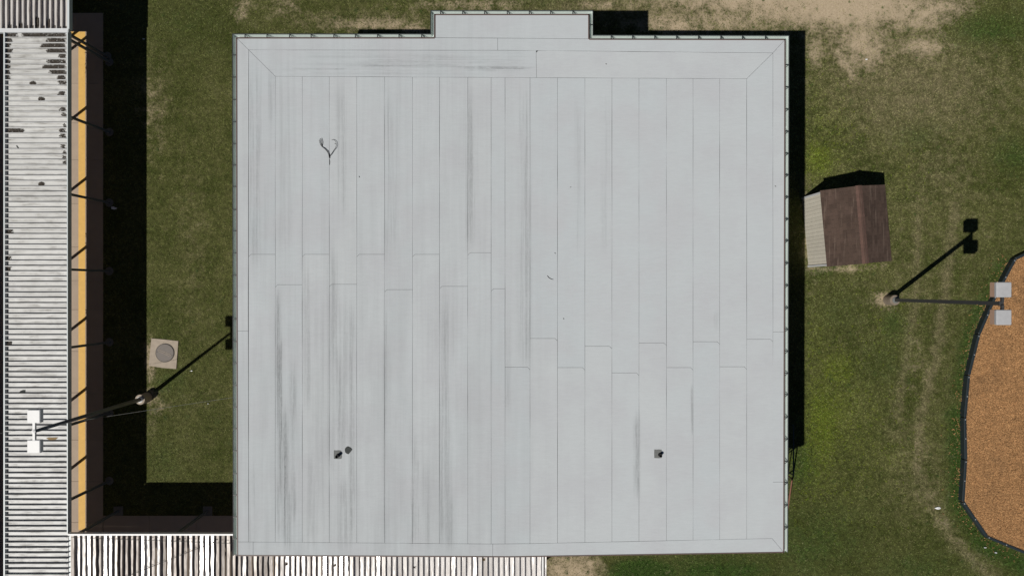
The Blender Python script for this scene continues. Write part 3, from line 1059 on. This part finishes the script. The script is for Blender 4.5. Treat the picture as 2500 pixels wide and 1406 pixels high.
for (x0, x1, py) in [(20, 38, 84), (56, 114, 84), (119, 160, 84), (128, 160, 99), (117, 130, 102), (101, 155, 112), (116, 160, 125), (146, 160, 139),
                     (118, 145, 152), (153, 160, 152), (106, 158, 165), (124, 162, 177), (143, 160, 190), (146, 160, 204), (145, 160, 230), (149, 160, 267),
                     (154, 160, 282), (159, 160, 308), (148, 160, 321), (148, 160, 334), (152, 160, 360), (157, 160, 373), (157, 160, 387), (159, 160, 400),
                     (14, 26, 98), (14, 22, 111), (14, 26, 124), (14, 22, 137), (14, 21, 150), (14, 22, 163), (14, 21, 176), (14, 20, 190), (14, 23, 630), (14, 22, 656), (14, 24, 840),
                     (20, 55, 318), (19, 28, 565)]:
    a, b = row(py)
    heap(x0 - 4, x1 + (4 if x1 < 158 else 0), a, b, 4200 if x1 - x0 < 40 or py < 200 else 1200)
for (px, h) in [(27, 8), (50, 14), (90, 28), (107, 6), (121, 24), (135, 7), (81, 8), (68, 6), (20, 6), (40, 6), (148, 4), (160, 4)]:
    heap(px - 3.5, px + 3.5, 70 - h, 70, 9000)
for (px, y0, y1) in [(236, 1312, 1317), (440, 1313, 1318), (484, 1310, 1316), (700, 1372, 1380), (818, 1376, 1382), (1012, 1382, 1386), (1180, 1364, 1368)]:
    heap(px - 3, px + 3, y0, y1, 12000)
m = MB()
m.v, m.f = lit_v, [list(f) for f in lit_f]
lit = m.build('leaf_litter', 'litter_dark')
lit['kind'] = 'stuff'
lit['label'] = 'dark leaf litter and moss caught in the canopy pans'
lit['category'] = 'leaf litter'


def clump(px, py, rx, ry, n, lab):
    zb = ZC - RIB + .001
    a, b = row(py)
    c = P(px, (a + b) / 2, zb)
    m = MB()
    for _ in range(n):
        t, r = random.uniform(0, 6.3), random.random() ** .5
        k = c + Vector((math.cos(t) * r * rx, math.sin(t) * r * ry, 0.004 + (1 - r) * 0.05 * random.random()))
        s = random.uniform(.012, .028)
        rot = Matrix.Rotation(random.uniform(0, 6.3), 3, 'Z') @ Matrix.Rotation(random.uniform(-.7, .7), 3, 'X')
        m.add([k + rot @ (Vector(q) * s) for q in ((-1.5, 0, 0), (0, -.6, 0), (1.5, 0, 0), (0, .6, 0))], [(0, 1, 2, 3)])
    tag(m.build('leaf_clump', 'litter_dark', origin=c), lab, 'leaf clump', 'leaf clumps on the left canopy')


clump(80, 204, .115, .065, 130, 'dark round leaf clump on the left canopy, uppermost of three')
clump(101, 243, .13, .065, 110, 'straggly dark leaf clump on the left canopy, middle of three')
clump(101, 451, .115, .07, 150, 'dark round leaf clump on the left canopy, lowest of three')


def flat_bit(name, pts, mat, lab, cat, z=ZC - RIB + .004, th=.012):
    c = P(*pts[0], z)
    tag(MB().prism([(P(*a, z).x, P(*a, z).y) for a in pts], z, z + th).build(name, mat, origin=c), lab, cat)


flat_bit('bark_piece', [(45, 960), (50, 954), (56, 951.5), (62, 952), (61, 960), (52, 960.3)], 'scrap_dark', 'dark wedge shaped scrap on the left canopy above the white lamp', 'scrap')
flat_bit('cardboard_piece', [(113, 1069), (118, 1067.6), (142, 1067.4), (136, 1073), (121, 1073.4)], 'cardboard', 'tan leaf shaped scrap on the left canopy beside the white lamp', 'scrap')
flat_bit('stick', [(39, 356), (41.5, 355.6), (46.5, 363), (44.5, 363.4)], 'scrap_dark', 'short dark stick on the upper part of the left canopy', 'stick')
flat_bit('leaf', [(1176, 1363), (1184, 1362.6), (1183, 1368), (1178, 1369)], 'cardboard', 'tan dead leaf on the bottom canopy below the roof edge', 'leaf', z=ZC - RIB + .01)

# ------------------------------------------------------------------ western building just outside the picture, it shades the gap by the canopy
wb = thing('classroom_building', 'low brick building beyond the left edge with a flat roof', 'building', (-24.5, -1, 0))
MB().box((-24.6, -1.0, 2.2), (6.8, 23.0, 4.4)).build('wall', 'brick_red', wb)
MB().box((-24.6, -1.0, 4.52), (7.3, 23.5, 0.22)).build('roof', 'trim_white', wb)
for y in (7, 3, -1, -5):
    w_ = MB().box((-21.19, y, 1.9), (0.08, 2.0, 1.3)).build('window', 'trim_white', wb)
    MB().box((-21.14, y, 1.9), (0.02, 1.8, 1.12)).build('pane', 'window_glass', w_)

# ------------------------------------------------------------------ cables
def cable(pts, r, mat, lab, sag=0.0):
    a, b = Vector(pts[0]), Vector(pts[1])
    n = 14
    q = []
    for i in range(n + 1):
        f = i / n
        p = a.lerp(b, f)
        p.z -= sag * 4 * f * (1 - f)
        q.append(p)
    tag(MB().tube(q, r, 6).build('cable', mat, origin=a), lab, 'cable')


cable([P(-60, 1067, 4.42), P(575, 969, 5.35)], 0.0045, 'cable_grey', 'thin overhead cable crossing the courtyard near the lamp post', 0.12)
cable([P(174, 1311, 2.79), P(574, 1326, 2.79)], 0.009, 'cable_black', 'thin cable running along the top of the bottom canopy', 0.0)
cable([P(262, 1425, 2.80), P(524, 1322, 2.80)], 0.009, 'cable_black', 'thin cable slanting across the ribs of the bottom canopy', 0.0)

# ------------------------------------------------------------------ lamp posts
def lamp(base, h, round_pole, pole_mat, r0, r1, ped_mat, heads, hw, hd, top_mat, side_mat, lab, headz):
    g = P(*base)
    L = thing('lamp_post', lab, 'lamp post', g)
    MB().lathe((g.x, g.y, -0.1), [(0.205, 0), (0.205, 0.61), (0.19, 0.64), (0.10, 0.645)], 32).build('pedestal', ped_mat, L)
    MB().lathe((g.x, g.y, 0.545), [(0.125, 0), (0.125, 0.02), (0.11, 0.03), (r0 + 0.006, 0.06)], 20).build('base_cover', 'white_metal' if round_pole else 'flashing_grey', L)
    if round_pole:
        MB().tube([(g.x, g.y, 0.56), (g.x, g.y, h * .5), (g.x, g.y, h)], [r0, (r0 + r1) / 2, r1], 16).build('pole', pole_mat, L, smooth=True)
        MB().lathe((g.x, g.y, h), [(r1 + .012, 0), (r1 + .012, .03), (.01, .05)], 14).build('pole_cap', top_mat, L)
    else:
        MB().box((g.x, g.y, (0.56 + h) / 2), (r0 * 2, r0 * 2, h - 0.56)).build('pole', pole_mat, L)
        MB().box((g.x, g.y, h + .012), (r0 * 2 + .02, r0 * 2 + .02, .024)).build('pole_cap', pole_mat, L)
    for s in (1, -1):
        off = heads
        MB().box((g.x, g.y + s * (off - hw / 2) / 2 + s * r1 * .5, headz), (0.075, off - hw / 2 - r1 + .03, 0.075)).build('arm', pole_mat if not round_pole else top_mat, L)
        hd_o = MB().bevbox((g.x, g.y + s * off, headz + hd * .12), (hw, hw, hd * .28), 0.018).build('lamp_head', top_mat, L)
        MB().box((g.x, g.y + s * off, headz - hd * .32), (hw - .012, hw - .012, hd * .598)).build('skirt', side_mat, hd_o)
        MB().box((g.x, g.y + s * off, headz - hd * .63), (hw - .06, hw - .06, .02)).build('lens', 'lens_glass', hd_o)


lamp((359, 970), 6.62, True, 'galvanised', 0.085, 0.05, 'concrete_pink', 0.462, 0.40, 0.19, 'white_metal', 'white_metal',
     'lamp post with two white square heads over the left canopy', 6.60)
lamp((2168, 732), 6.47, False, 'bronze_pole', 0.062, 0.062, 'concrete_old', 0.425, 0.465, 0.36, 'lamp_grey', 'lamp_tan',
     'dark lamp post with two grey square heads beside the mulch playground', 6.52)

# ------------------------------------------------------------------ manhole
mp = [P(370, 826), P(403, 829), P(436, 833), P(434, 868), P(431, 900), P(398, 897), P(364, 893), P(367, 860)]
mc = P(404, 861)
mh = thing('manhole', 'round iron manhole lid in a square concrete pad on the left lawn', 'manhole', mc)
MB().prism([(p.x + random.uniform(-.012, .012), p.y + random.uniform(-.012, .012)) for p in mp], -0.1, 0.034).build('concrete_pad', 'concrete_pink', mh)
MB().lathe((mc.x, mc.y, 0.03), [(0.375, 0), (0.375, 0.024), (0.362, 0.024)], 40).build('frame_ring', 'iron_dark', mh)
lid = MB().lathe((mc.x, mc.y, 0.04), [(0.352, 0), (0.352, 0.020), (0.345, 0.024)], 40).build('lid', 'iron_lid', mh)
rb = MB()
for s in (-1, 1):
    rb.box(Vector((mc.x, mc.y, 0.067)) + rotz(R(-24)) @ Vector((0, s * .035, 0)), (0.5, 0.014, 0.010), rotz(R(-24)))
    rb.box(Vector((mc.x, mc.y, 0.067)) + rotz(R(-24)) @ Vector((s * .25, 0, 0)), (0.014, 0.084, 0.010), rotz(R(-24)))
rb.build('raised_letter_bar', 'concrete_pink', lid)
for s in (-1, 1):
    k = Vector((mc.x, mc.y, 0.062)) + rotz(R(-20 if s > 0 else -8)) @ Vector((s * .31, 0, 0))
    MB().lathe(k, [(0.018, 0), (0.018, 0.005)], 10).build('lift_hole', 'pipe_black', lid)

# ------------------------------------------------------------------ shed
SC = Vector((12.86, 2.325, 0))
SA = R(5.2)
SM = rotz(SA)


def S(x, y, z):
    return SC + SM @ Vector((x, y, z))


shed = thing('garden_shed', 'small cream wooden shed with brown shingle roof beside the building', 'shed', SC)
SW, SL, EZ, RZ = 1.205, 1.43, 1.95, 2.45
ww, wlh = 1.06, 1.36
core = MB()
core.box(S(0, 0, 0.9), (2 * ww - .05, 2 * wlh - .05, 1.8), SM)
core.build('frame', 'soffit', shed)
nb = 19
bw = 2 * wlh / nb
wallz = 1.93
for s in (-1, 1):
    for k in range(nb):
        y = -wlh + bw * (k + .5)
        MB().box(S(s * ww, y, wallz / 2), (0.024, bw - .006, wallz), SM).build('siding_board', 'siding_cream', shed)
nb2 = 14
bw2 = 2 * (ww - .02) / nb2
for s in (-1, 1):
    for k in range(nb2):
        x = -ww + .02 + bw2 * (k + .5)
        zt_ = 1.93 + (RZ - EZ) * (1 - abs(x) / SW) - 0.02
        MB().box(S(x, s * wlh, zt_ / 2), (bw2 - .012, 0.024, zt_), SM).build('siding_board', 'siding_cream', shed)
for sx_ in (-1, 1):
    for sy_ in (-1, 1):
        MB().box(S(sx_ * (ww + .006), sy_ * (wlh + .006), wallz / 2), (0.075, 0.075, wallz - .004), SM).build('corner_trim', 'trim_white', shed)
d_ = MB().box(S(-0.1, -wlh - .03, 0.95), (0.9, 0.03, 1.75), SM).build('door', 'trim_white', shed)
MB().box(S(0.25, -wlh - .06, 0.95), (0.03, 0.04, 0.12), SM).build('handle', 'iron_dark', d_)
pitch = math.atan2(RZ - EZ, SW)
slope = math.hypot(SW, RZ - EZ)
rm = MB()
for s in (-1, 1):
    rot = SM @ Matrix.Rotation(s * pitch, 3, 'Y')
    rm.box(S(s * SW / 2, 0, (EZ + RZ) / 2 - .012), (slope + .01, 2 * SL, 0.024), rot)
roof = rm.build('roof', 'bitumen', shed)
tabm = MB().add([(-.075, -.148, 0), (.10, -.148, 0), (.10, .148, 0), (-.075, .148, 0), (-.075, -.148, .016), (.10, -.148, .004), (.10, .148, .004), (-.075, .148, .016)],
                [(3, 2, 1, 0), (4, 5, 6, 7), (0, 1, 5, 4), (1, 2, 6, 5), (2, 3, 7, 6), (3, 0, 4, 7)]).mesh('shingle', 'shingle')
ncr = 10
ex = slope / ncr
for s in (-1, 1):
    for k in range(ncr):
        tw = 2 * SL / 10
        spans = [(-SL + j * tw, -SL + (j + 1) * tw) for j in range(10)] if k % 2 == 0 else \
            [(-SL, -SL + tw / 2)] + [(-SL + (j + .5) * tw, -SL + (j + 1.5) * tw) for j in range(9)] + [(SL - tw / 2, SL)]
        for (ya, yb) in spans:
            y = (ya + yb) / 2
            d = ex * (k + .5)          # distance from the eave up the slope
            xx = s * (SW - d * math.cos(pitch))
            zz = EZ + d * math.sin(pitch) + 0.004 + 0.0022 * (k % 2)
            rot = (SM @ Matrix.Rotation(s * pitch, 3, 'Y') @ (Matrix.Identity(3) if s < 0 else Matrix.Rotation(math.pi, 3, 'Z')))
            rot = rot @ Matrix.Rotation(random.uniform(-.006, .006), 3, 'Z')
            o = place('shingle', tabm, roof, (0, 0, 0))
            o.location = S(xx, y, zz) - wl(roof)
            o.rotation_euler = rot.to_euler()
            WORLD_LOC[o.name] = S(xx, y, zz)
            o.scale = (1, (yb - ya - .006) / .296, 1)
for k in range(20):
    y = -SL + (k + .5) * 2 * SL / 20
    m = MB()
    for s in (-1, 1):
        rot = SM @ Matrix.Rotation(s * pitch, 3, 'Y') @ Matrix.Rotation(-.03, 3, 'X')
        m.box(S(s * .062, y, RZ - .012 + .004), (0.135, 2 * SL / 20 + .02, 0.010), rot)
    m.build('ridge_cap', 'ridge_brown', roof)

# ------------------------------------------------------------------ playground mulch and its border
ZB = 0.27
joints = [(2800, 660), (2700, 585), (2590, 580), (2480, 632), (2432, 722), (2391.5, 816), (2366.5, 916), (2357, 1019), (2359, 1122), (2352.5, 1225),
          (2411, 1310), (2504, 1349), (2600, 1368), (2700, 1340), (2780, 1260), (2820, 1150)]
jw = [P(a, b, ZB) for a, b in joints]
poly = [(p.x, p.y) for p in jw] + [(P(2850, 900).x, P(2850, 900).y)]
mul = MB().prism(poly, 0.02, 0.215).build('mulch_bed', 'mulch')
struct(mul)
pb = thing('playground_border', 'black plastic border edging the orange mulch playground', 'border', jw[6] - Vector((0, 0, ZB)))
for a, b in zip(jw[:-1], jw[1:]):
    d = (b - a).normalized()
    aa, bb = a + d * .012, b - d * .012
    c = (aa + bb) / 2
    n = Vector((-d.y, d.x, 0))
    L = (bb - aa).length
    rot = rotz(math.atan2(d.y, d.x))
    t_ = MB().bevbox((c.x, c.y, ZB / 2), (L, 0.105, ZB), 0.014, rot).build('border_timber', 'border_plastic', pb)
    for f in (0.04, 0.5):
        k = aa.lerp(bb, f)
        MB().lathe((k.x, k.y, ZB - .002), [(0.022, 0), (0.022, .008), (0.014, .016)], 10).build('stake', 'stake_metal', t_)


def in_poly(x, y, poly):
    inside = np.zeros(x.shape, bool)
    n = len(poly)
    for i in range(n):
        x0, y0 = poly[i][0], poly[i][1]
        x1, y1 = poly[(i + 1) % n][0], poly[(i + 1) % n][1]
        c = ((y0 > y) != (y1 > y)) & (x < (x1 - x0) * (y - y0) / (y1 - y0 + 1e-12) + x0)
        inside ^= c
    return inside


def raw_mesh(name, verts, nper, mat, tone, cover=None):
    """verts: (n, nper, 3) one face each"""
    n = len(verts)
    me = bpy.data.meshes.new(name)
    me.vertices.add(n * nper)
    me.vertices.foreach_set('co', verts.reshape(-1).astype(np.float32))
    me.loops.add(n * nper)
    me.loops.foreach_set('vertex_index', np.arange(n * nper, dtype=np.int32))
    me.polygons.add(n)
    me.polygons.foreach_set('loop_start', np.arange(0, n * nper, nper, dtype=np.int32))
    me.update(calc_edges=True)
    a = me.attributes.new('tone', 'FLOAT', 'POINT')
    a.data.foreach_set('value', np.repeat(tone, nper).astype(np.float32))
    if cover is not None:
        c = me.color_attributes.new('cover', 'FLOAT_COLOR', 'POINT')
        c.data.foreach_set('color', np.repeat(cover, nper, axis=0).astype(np.float32).ravel())
    me.materials.append(MAT[mat])
    o = bpy.data.objects.new(name, me)
    COL.objects.link(o)
    return o


# wood chips
N = 60000
cx = rng.uniform(P(2350, 0).x, P(2560, 0).x, N)
cy = rng.uniform(P(0, 1360).y, P(0, 590).y, N)
k = in_poly(cx, cy, poly)
cx, cy = cx[k], cy[k]
nin = len(cx)
sp = rng.integers(3, 11, 320)
fr = rng.random(320)
ja = np.array([[p.x, p.y] for p in jw])
q = ja[sp] + (ja[np.minimum(sp + 1, len(ja) - 1)] - ja[sp]) * fr[:, None]
dv = ja[np.minimum(sp + 1, len(ja) - 1)] - ja[sp]
dv = np.stack([dv[:, 1], -dv[:, 0]], -1) / np.linalg.norm(dv, axis=1)[:, None]
q = q + dv * (0.07 + rng.exponential(.16, 320))[:, None]
qi = in_poly(q[:, 0], q[:, 1], poly)
q2 = q.copy()
q2[qi] = (q - 2 * dv * (0.07 + rng.exponential(.16, 320))[:, None])[qi]
q2 = q2[~in_poly(q2[:, 0], q2[:, 1], poly)]
cx, cy = np.concatenate([cx, q2[:, 0]]), np.concatenate([cy, q2[:, 1]])
n = len(cx)
ang = rng.uniform(0, math.pi, n)
ln, wd = rng.uniform(.015, .045, n), rng.uniform(.004, .011, n)
tilt = rng.normal(0, .35, n)
ux, uy = np.cos(ang), np.sin(ang)
zc = np.where(np.arange(n) < nin, 0.222, 0.03) + rng.uniform(0, .02, n)
corners = []
for (a, b) in ((-1, -1), (1, -1), (1, 1), (-1, 1)):
    corners.append(np.stack([cx + ux * ln * a - uy * wd * b, cy + uy * ln * a + ux * wd * b, zc + np.sin(tilt) * ln * a + .3 * wd * b], -1))
chips = raw_mesh('wood_chips', np.stack(corners, 1), 4, 'mulch_chip', rng.random(n))
chips['kind'] = 'stuff'
chips['label'] = 'orange brown wood chips covering the playground'
chips['category'] = 'wood chips'

# ------------------------------------------------------------------ steps by the east door, mostly under the eave
st = thing('entrance_stair', 'small stair with rusty sloping handrail beside the right wall', 'stair', (9.6, -7.0, 0))
MB().box((9.46, -6.1, 0.5), (2.05, 2.0, 1.0)).build('landing', 'concrete_grey', st)
for k in range(5):
    h = 1.0 - (k + 1) * 1.0 / 6
    MB().box((9.46, -7.1 - 0.16 - k * 0.32, h / 2), (2.05, 0.318, h)).build('step', 'concrete_grey', st)
ra = MB().tube([(10.46, -7.10, 2.0), (10.63, -8.75, 1.08)], 0.026, 8).build('handrail', 'rust', st, label='rusty sloping handrail')
MB().tube([(10.46, -7.10, 1.55), (10.60, -8.70, 0.65)], 0.018, 8).build('middle_rail', 'rust', st)
for (x, y, z0, z1) in [(10.47, -7.12, 0.0, 2.0), (10.545, -7.9, 0.0, 1.55), (10.62, -8.70, 0.0, 1.10)]:
    MB().tube([(x, y, z0), (x, y, z1)], 0.022, 8).build('post', 'rust', st)
for (x, y) in [(10.5, -6.98), (10.5, -6.0), (10.5, -5.15)]:
    MB().tube([(x, y, 0.0), (x, y, 2.02)], 0.024, 8).build('post', 'rail_green', st)
for z in (2.02, 1.5):
    MB().tube([(10.5, -7.02, z), (10.5, -5.1, z)], 0.026, 8).build('landing_rail', 'rail_green', st)

# ------------------------------------------------------------------ small litter on the lawn
def scrap(px, py, r, mat, lab, z=0.05, name='paper_scrap', cat='litter'):
    c = P(px, py, z)
    m = MB()
    k = 8
    vs = [c + Vector((0, 0, .02))]
    for j in range(k):
        t = 6.283 * j / k
        q = r * random.uniform(.55, 1.1)
        vs.append(c + Vector((q * 1.35 * math.cos(t), q * .7 * math.sin(t), random.uniform(-.012, .03))))
    vs2 = [v - Vector((0, 0, .006)) for v in vs]
    fs = [(0, 1 + j, 1 + (j + 1) % k) for j in range(k)] + [(k + 1, k + 2 + (j + 1) % k, k + 2 + j) for j in range(k)]
    fs += [(1 + j, k + 2 + j, k + 2 + (j + 1) % k, 1 + (j + 1) % k) for j in range(k)]
    m.add(vs + vs2, fs)
    tag(m.build(name, mat, origin=c), lab, cat)


scrap(2290, 1240, .10, 'paper', 'crumpled white paper scrap on the grass left of the playground')
scrap(2405, 1336, .04, 'paper', 'tiny white scrap on the grass below the playground corner')
scrap(2431, 1348, .05, 'trim_white', 'pale scrap on the grass nearest the bottom right playground border')
scrap(351, 96, .045, 'trim_white', 'small pale scrap in the shade left of the top lawn')
scrap(2115, 146, .05, 'paper', 'white scrap on bare soil in the upper right lawn')
scrap(508, 985, .025, 'paper', 'tiny white speck on the lawn right of the left lamp post')
scrap(278, 508, .09, 'trim_white', 'pale scrap lying in the canopy shade by a column')
scrap(467, 905, .04, 'paper', 'small white speck on the lawn right of the manhole')

# ------------------------------------------------------------------ grass
def scatter(n, x0, x1, y0, y1):
    return rng.uniform(x0, x1, n), rng.uniform(y0, y1, n)


gx_, gy_ = scatter(560000, -22.0, 22.0, -12.3, 12.6)
cov = sample_cover(gx_, gy_)
keep = np.ones(len(gx_), bool)
keep &= ~((gx_ > -8.3) & (gx_ < 8.3) & (gy_ > -8.2) & (gy_ < 7.6))
keep &= ~((gx_ > -2.2) & (gx_ < 2.2) & (gy_ > 7.4) & (gy_ < 8.4))
keep &= ~((gx_ < WALK_E) & (gy_ < WALK_N))
keep &= ~((gx_ < 0.9) & (gy_ < SOUTH_N))
keep &= ~in_poly(gx_, gy_, [(p.x, p.y) for p in jw])
keep &= ~in_poly(gx_, gy_, [(p.x, p.y) for p in mp])
keep &= np.hypot(gx_ - P(359, 970).x, gy_ - P(359, 970).y) > 0.22
keep &= np.hypot(gx_ - P(2166, 732).x, gy_ - P(2166, 732).y) > 0.24
shp = [S(-ww, -wlh, 0), S(ww, -wlh, 0), S(ww, wlh, 0), S(-ww, wlh, 0)]
keep &= ~in_poly(gx_, gy_, [(p.x, p.y) for p in shp])
keep &= ~((gx_ > 8.3) & (gx_ < 10.6) & (gy_ < -4.9) & (gy_ > -8.85))
keep &= ~((gx_ < -21.0))
keep &= rng.random(len(gx_)) > np.clip(cov[:, 0] * 1.35 - 0.15, 0, 0.93)
gx_, gy_, cov = gx_[keep], gy_[keep], cov[keep]
blades = []
tuft_tone = rng.random(len(gx_)) ** 1.15
tones = []
covs = []
for b in range(3):
    n = len(gx_)
    a = rng.uniform(0, 2 * math.pi, n)
    ox, oy = rng.normal(0, .010, n), rng.normal(0, .010, n)
    lush = np.clip(cov[:, 2] + cov[:, 3] * .6, 0, 1)
    ln = rng.uniform(.026, .056, n) * (0.85 + 0.6 * lush)
    ht = rng.uniform(.012, .040, n) * (0.8 + 0.9 * lush)
    w = rng.uniform(.0042, .0085, n) * (1 + .9 * cov[:, 3])
    ca_, sa_ = np.cos(a), np.sin(a)
    bx, by = gx_ + ox, gy_ + oy
    v0 = np.stack([bx - sa_ * w, by + ca_ * w, np.full(n, .002)], -1)
    v1 = np.stack([bx + sa_ * w, by - ca_ * w, np.full(n, .002)], -1)
    v2 = np.stack([bx + ca_ * ln, by + sa_ * ln, ht], -1)
    blades.append(np.stack([v0, v1, v2], 1))
    tones.append(np.clip(tuft_tone + rng.normal(0, .10, n), 0, 1))
    covs.append(cov)
grass = raw_mesh('grass', np.concatenate(blades), 3, 'lawn_blade', np.concatenate(tones), np.concatenate(covs))

# broad-leaved weeds and darker tussocks, scattered where the lawn shows them


def leaves(name, cx, cy, per, spread, lmin, lmax, wr, hmax, mat, cov=None):
    n = len(cx) * per
    bx = np.repeat(cx, per) + rng.normal(0, 1, n) * np.repeat(spread, per)
    by = np.repeat(cy, per) + rng.normal(0, 1, n) * np.repeat(spread, per)
    a = rng.uniform(0, 2 * math.pi, n)
    ln = rng.uniform(lmin, lmax, n)
    w = ln * wr
    h = rng.uniform(.25, 1, n) * hmax
    ca_, sa_ = np.cos(a), np.sin(a)
    v0 = np.stack([bx, by, h * .6], -1)
    v1 = np.stack([bx + ca_ * ln * .5 + sa_ * w, by + sa_ * ln * .5 - ca_ * w, h], -1)
    v2 = np.stack([bx + ca_ * ln, by + sa_ * ln, h * .9], -1)
    v3 = np.stack([bx + ca_ * ln * .5 - sa_ * w, by + sa_ * ln * .5 + ca_ * w, h], -1)
    return raw_mesh(name, np.stack([v0, v1, v2, v3], 1), 4, mat, rng.random(n))


def lawn_points(n, weight):
    x, y = scatter(n, -22, 22, -12.3, 12.6)
    k = np.ones(n, bool)
    k &= ~((x > -8.6) & (x < 8.5) & (y > -8.3) & (y < 8.6))
    k &= ~((x < WALK_E) & (y < WALK_N)) & ~((x < 0.9) & (y < SOUTH_N)) & (x > -21)
    k &= ~in_poly(x, y, [(p.x, p.y) for p in jw]) & ~in_poly(x, y, [(p.x, p.y) for p in mp])
    k &= ~in_poly(x, y, [(p.x, p.y) for p in shp]) & ~((x > 8.3) & (x < 10.7) & (y < -4.9) & (y > -8.85))
    k &= np.hypot(x - P(2168, 732).x, y - P(2168, 732).y) > 0.3
    c = sample_cover(x, y)
    k &= rng.random(n) < weight(c)
    return x[k], y[k]


wx_, wy_ = lawn_points(60000, lambda c: np.clip(c[:, 3] ** 1.4 * 1.5, 0, .9) + 0.0012)
wd = leaves('weeds', wx_, wy_, 7, np.full(len(wx_), .022), .016, .036, .34, .05, 'weed_leaf')
wd['kind'] = 'stuff'
wd['label'] = 'yellow green weeds scattered through the lawn'
wd['category'] = 'weeds'
tx_, ty_ = lawn_points(5200, lambda c: np.clip(.05 + c[:, 2] * .35 + c[:, 0] * .5, 0, .9))
ts = leaves('tussocks', tx_, ty_, 46, rng.uniform(.015, .075, len(tx_)), .02, .06, .10, .05, 'tussock_leaf')
ts['kind'] = 'stuff'
ts['label'] = 'darker green grass tussocks dotted over the lawn and bare soil'
ts['category'] = 'grass tufts'
grass['kind'] = 'stuff'
grass['label'] = 'short patchy lawn grass around the building'
grass['category'] = 'grass'
print('blades', len(grass.data.polygons), 'chips', len(chips.data.polygons))
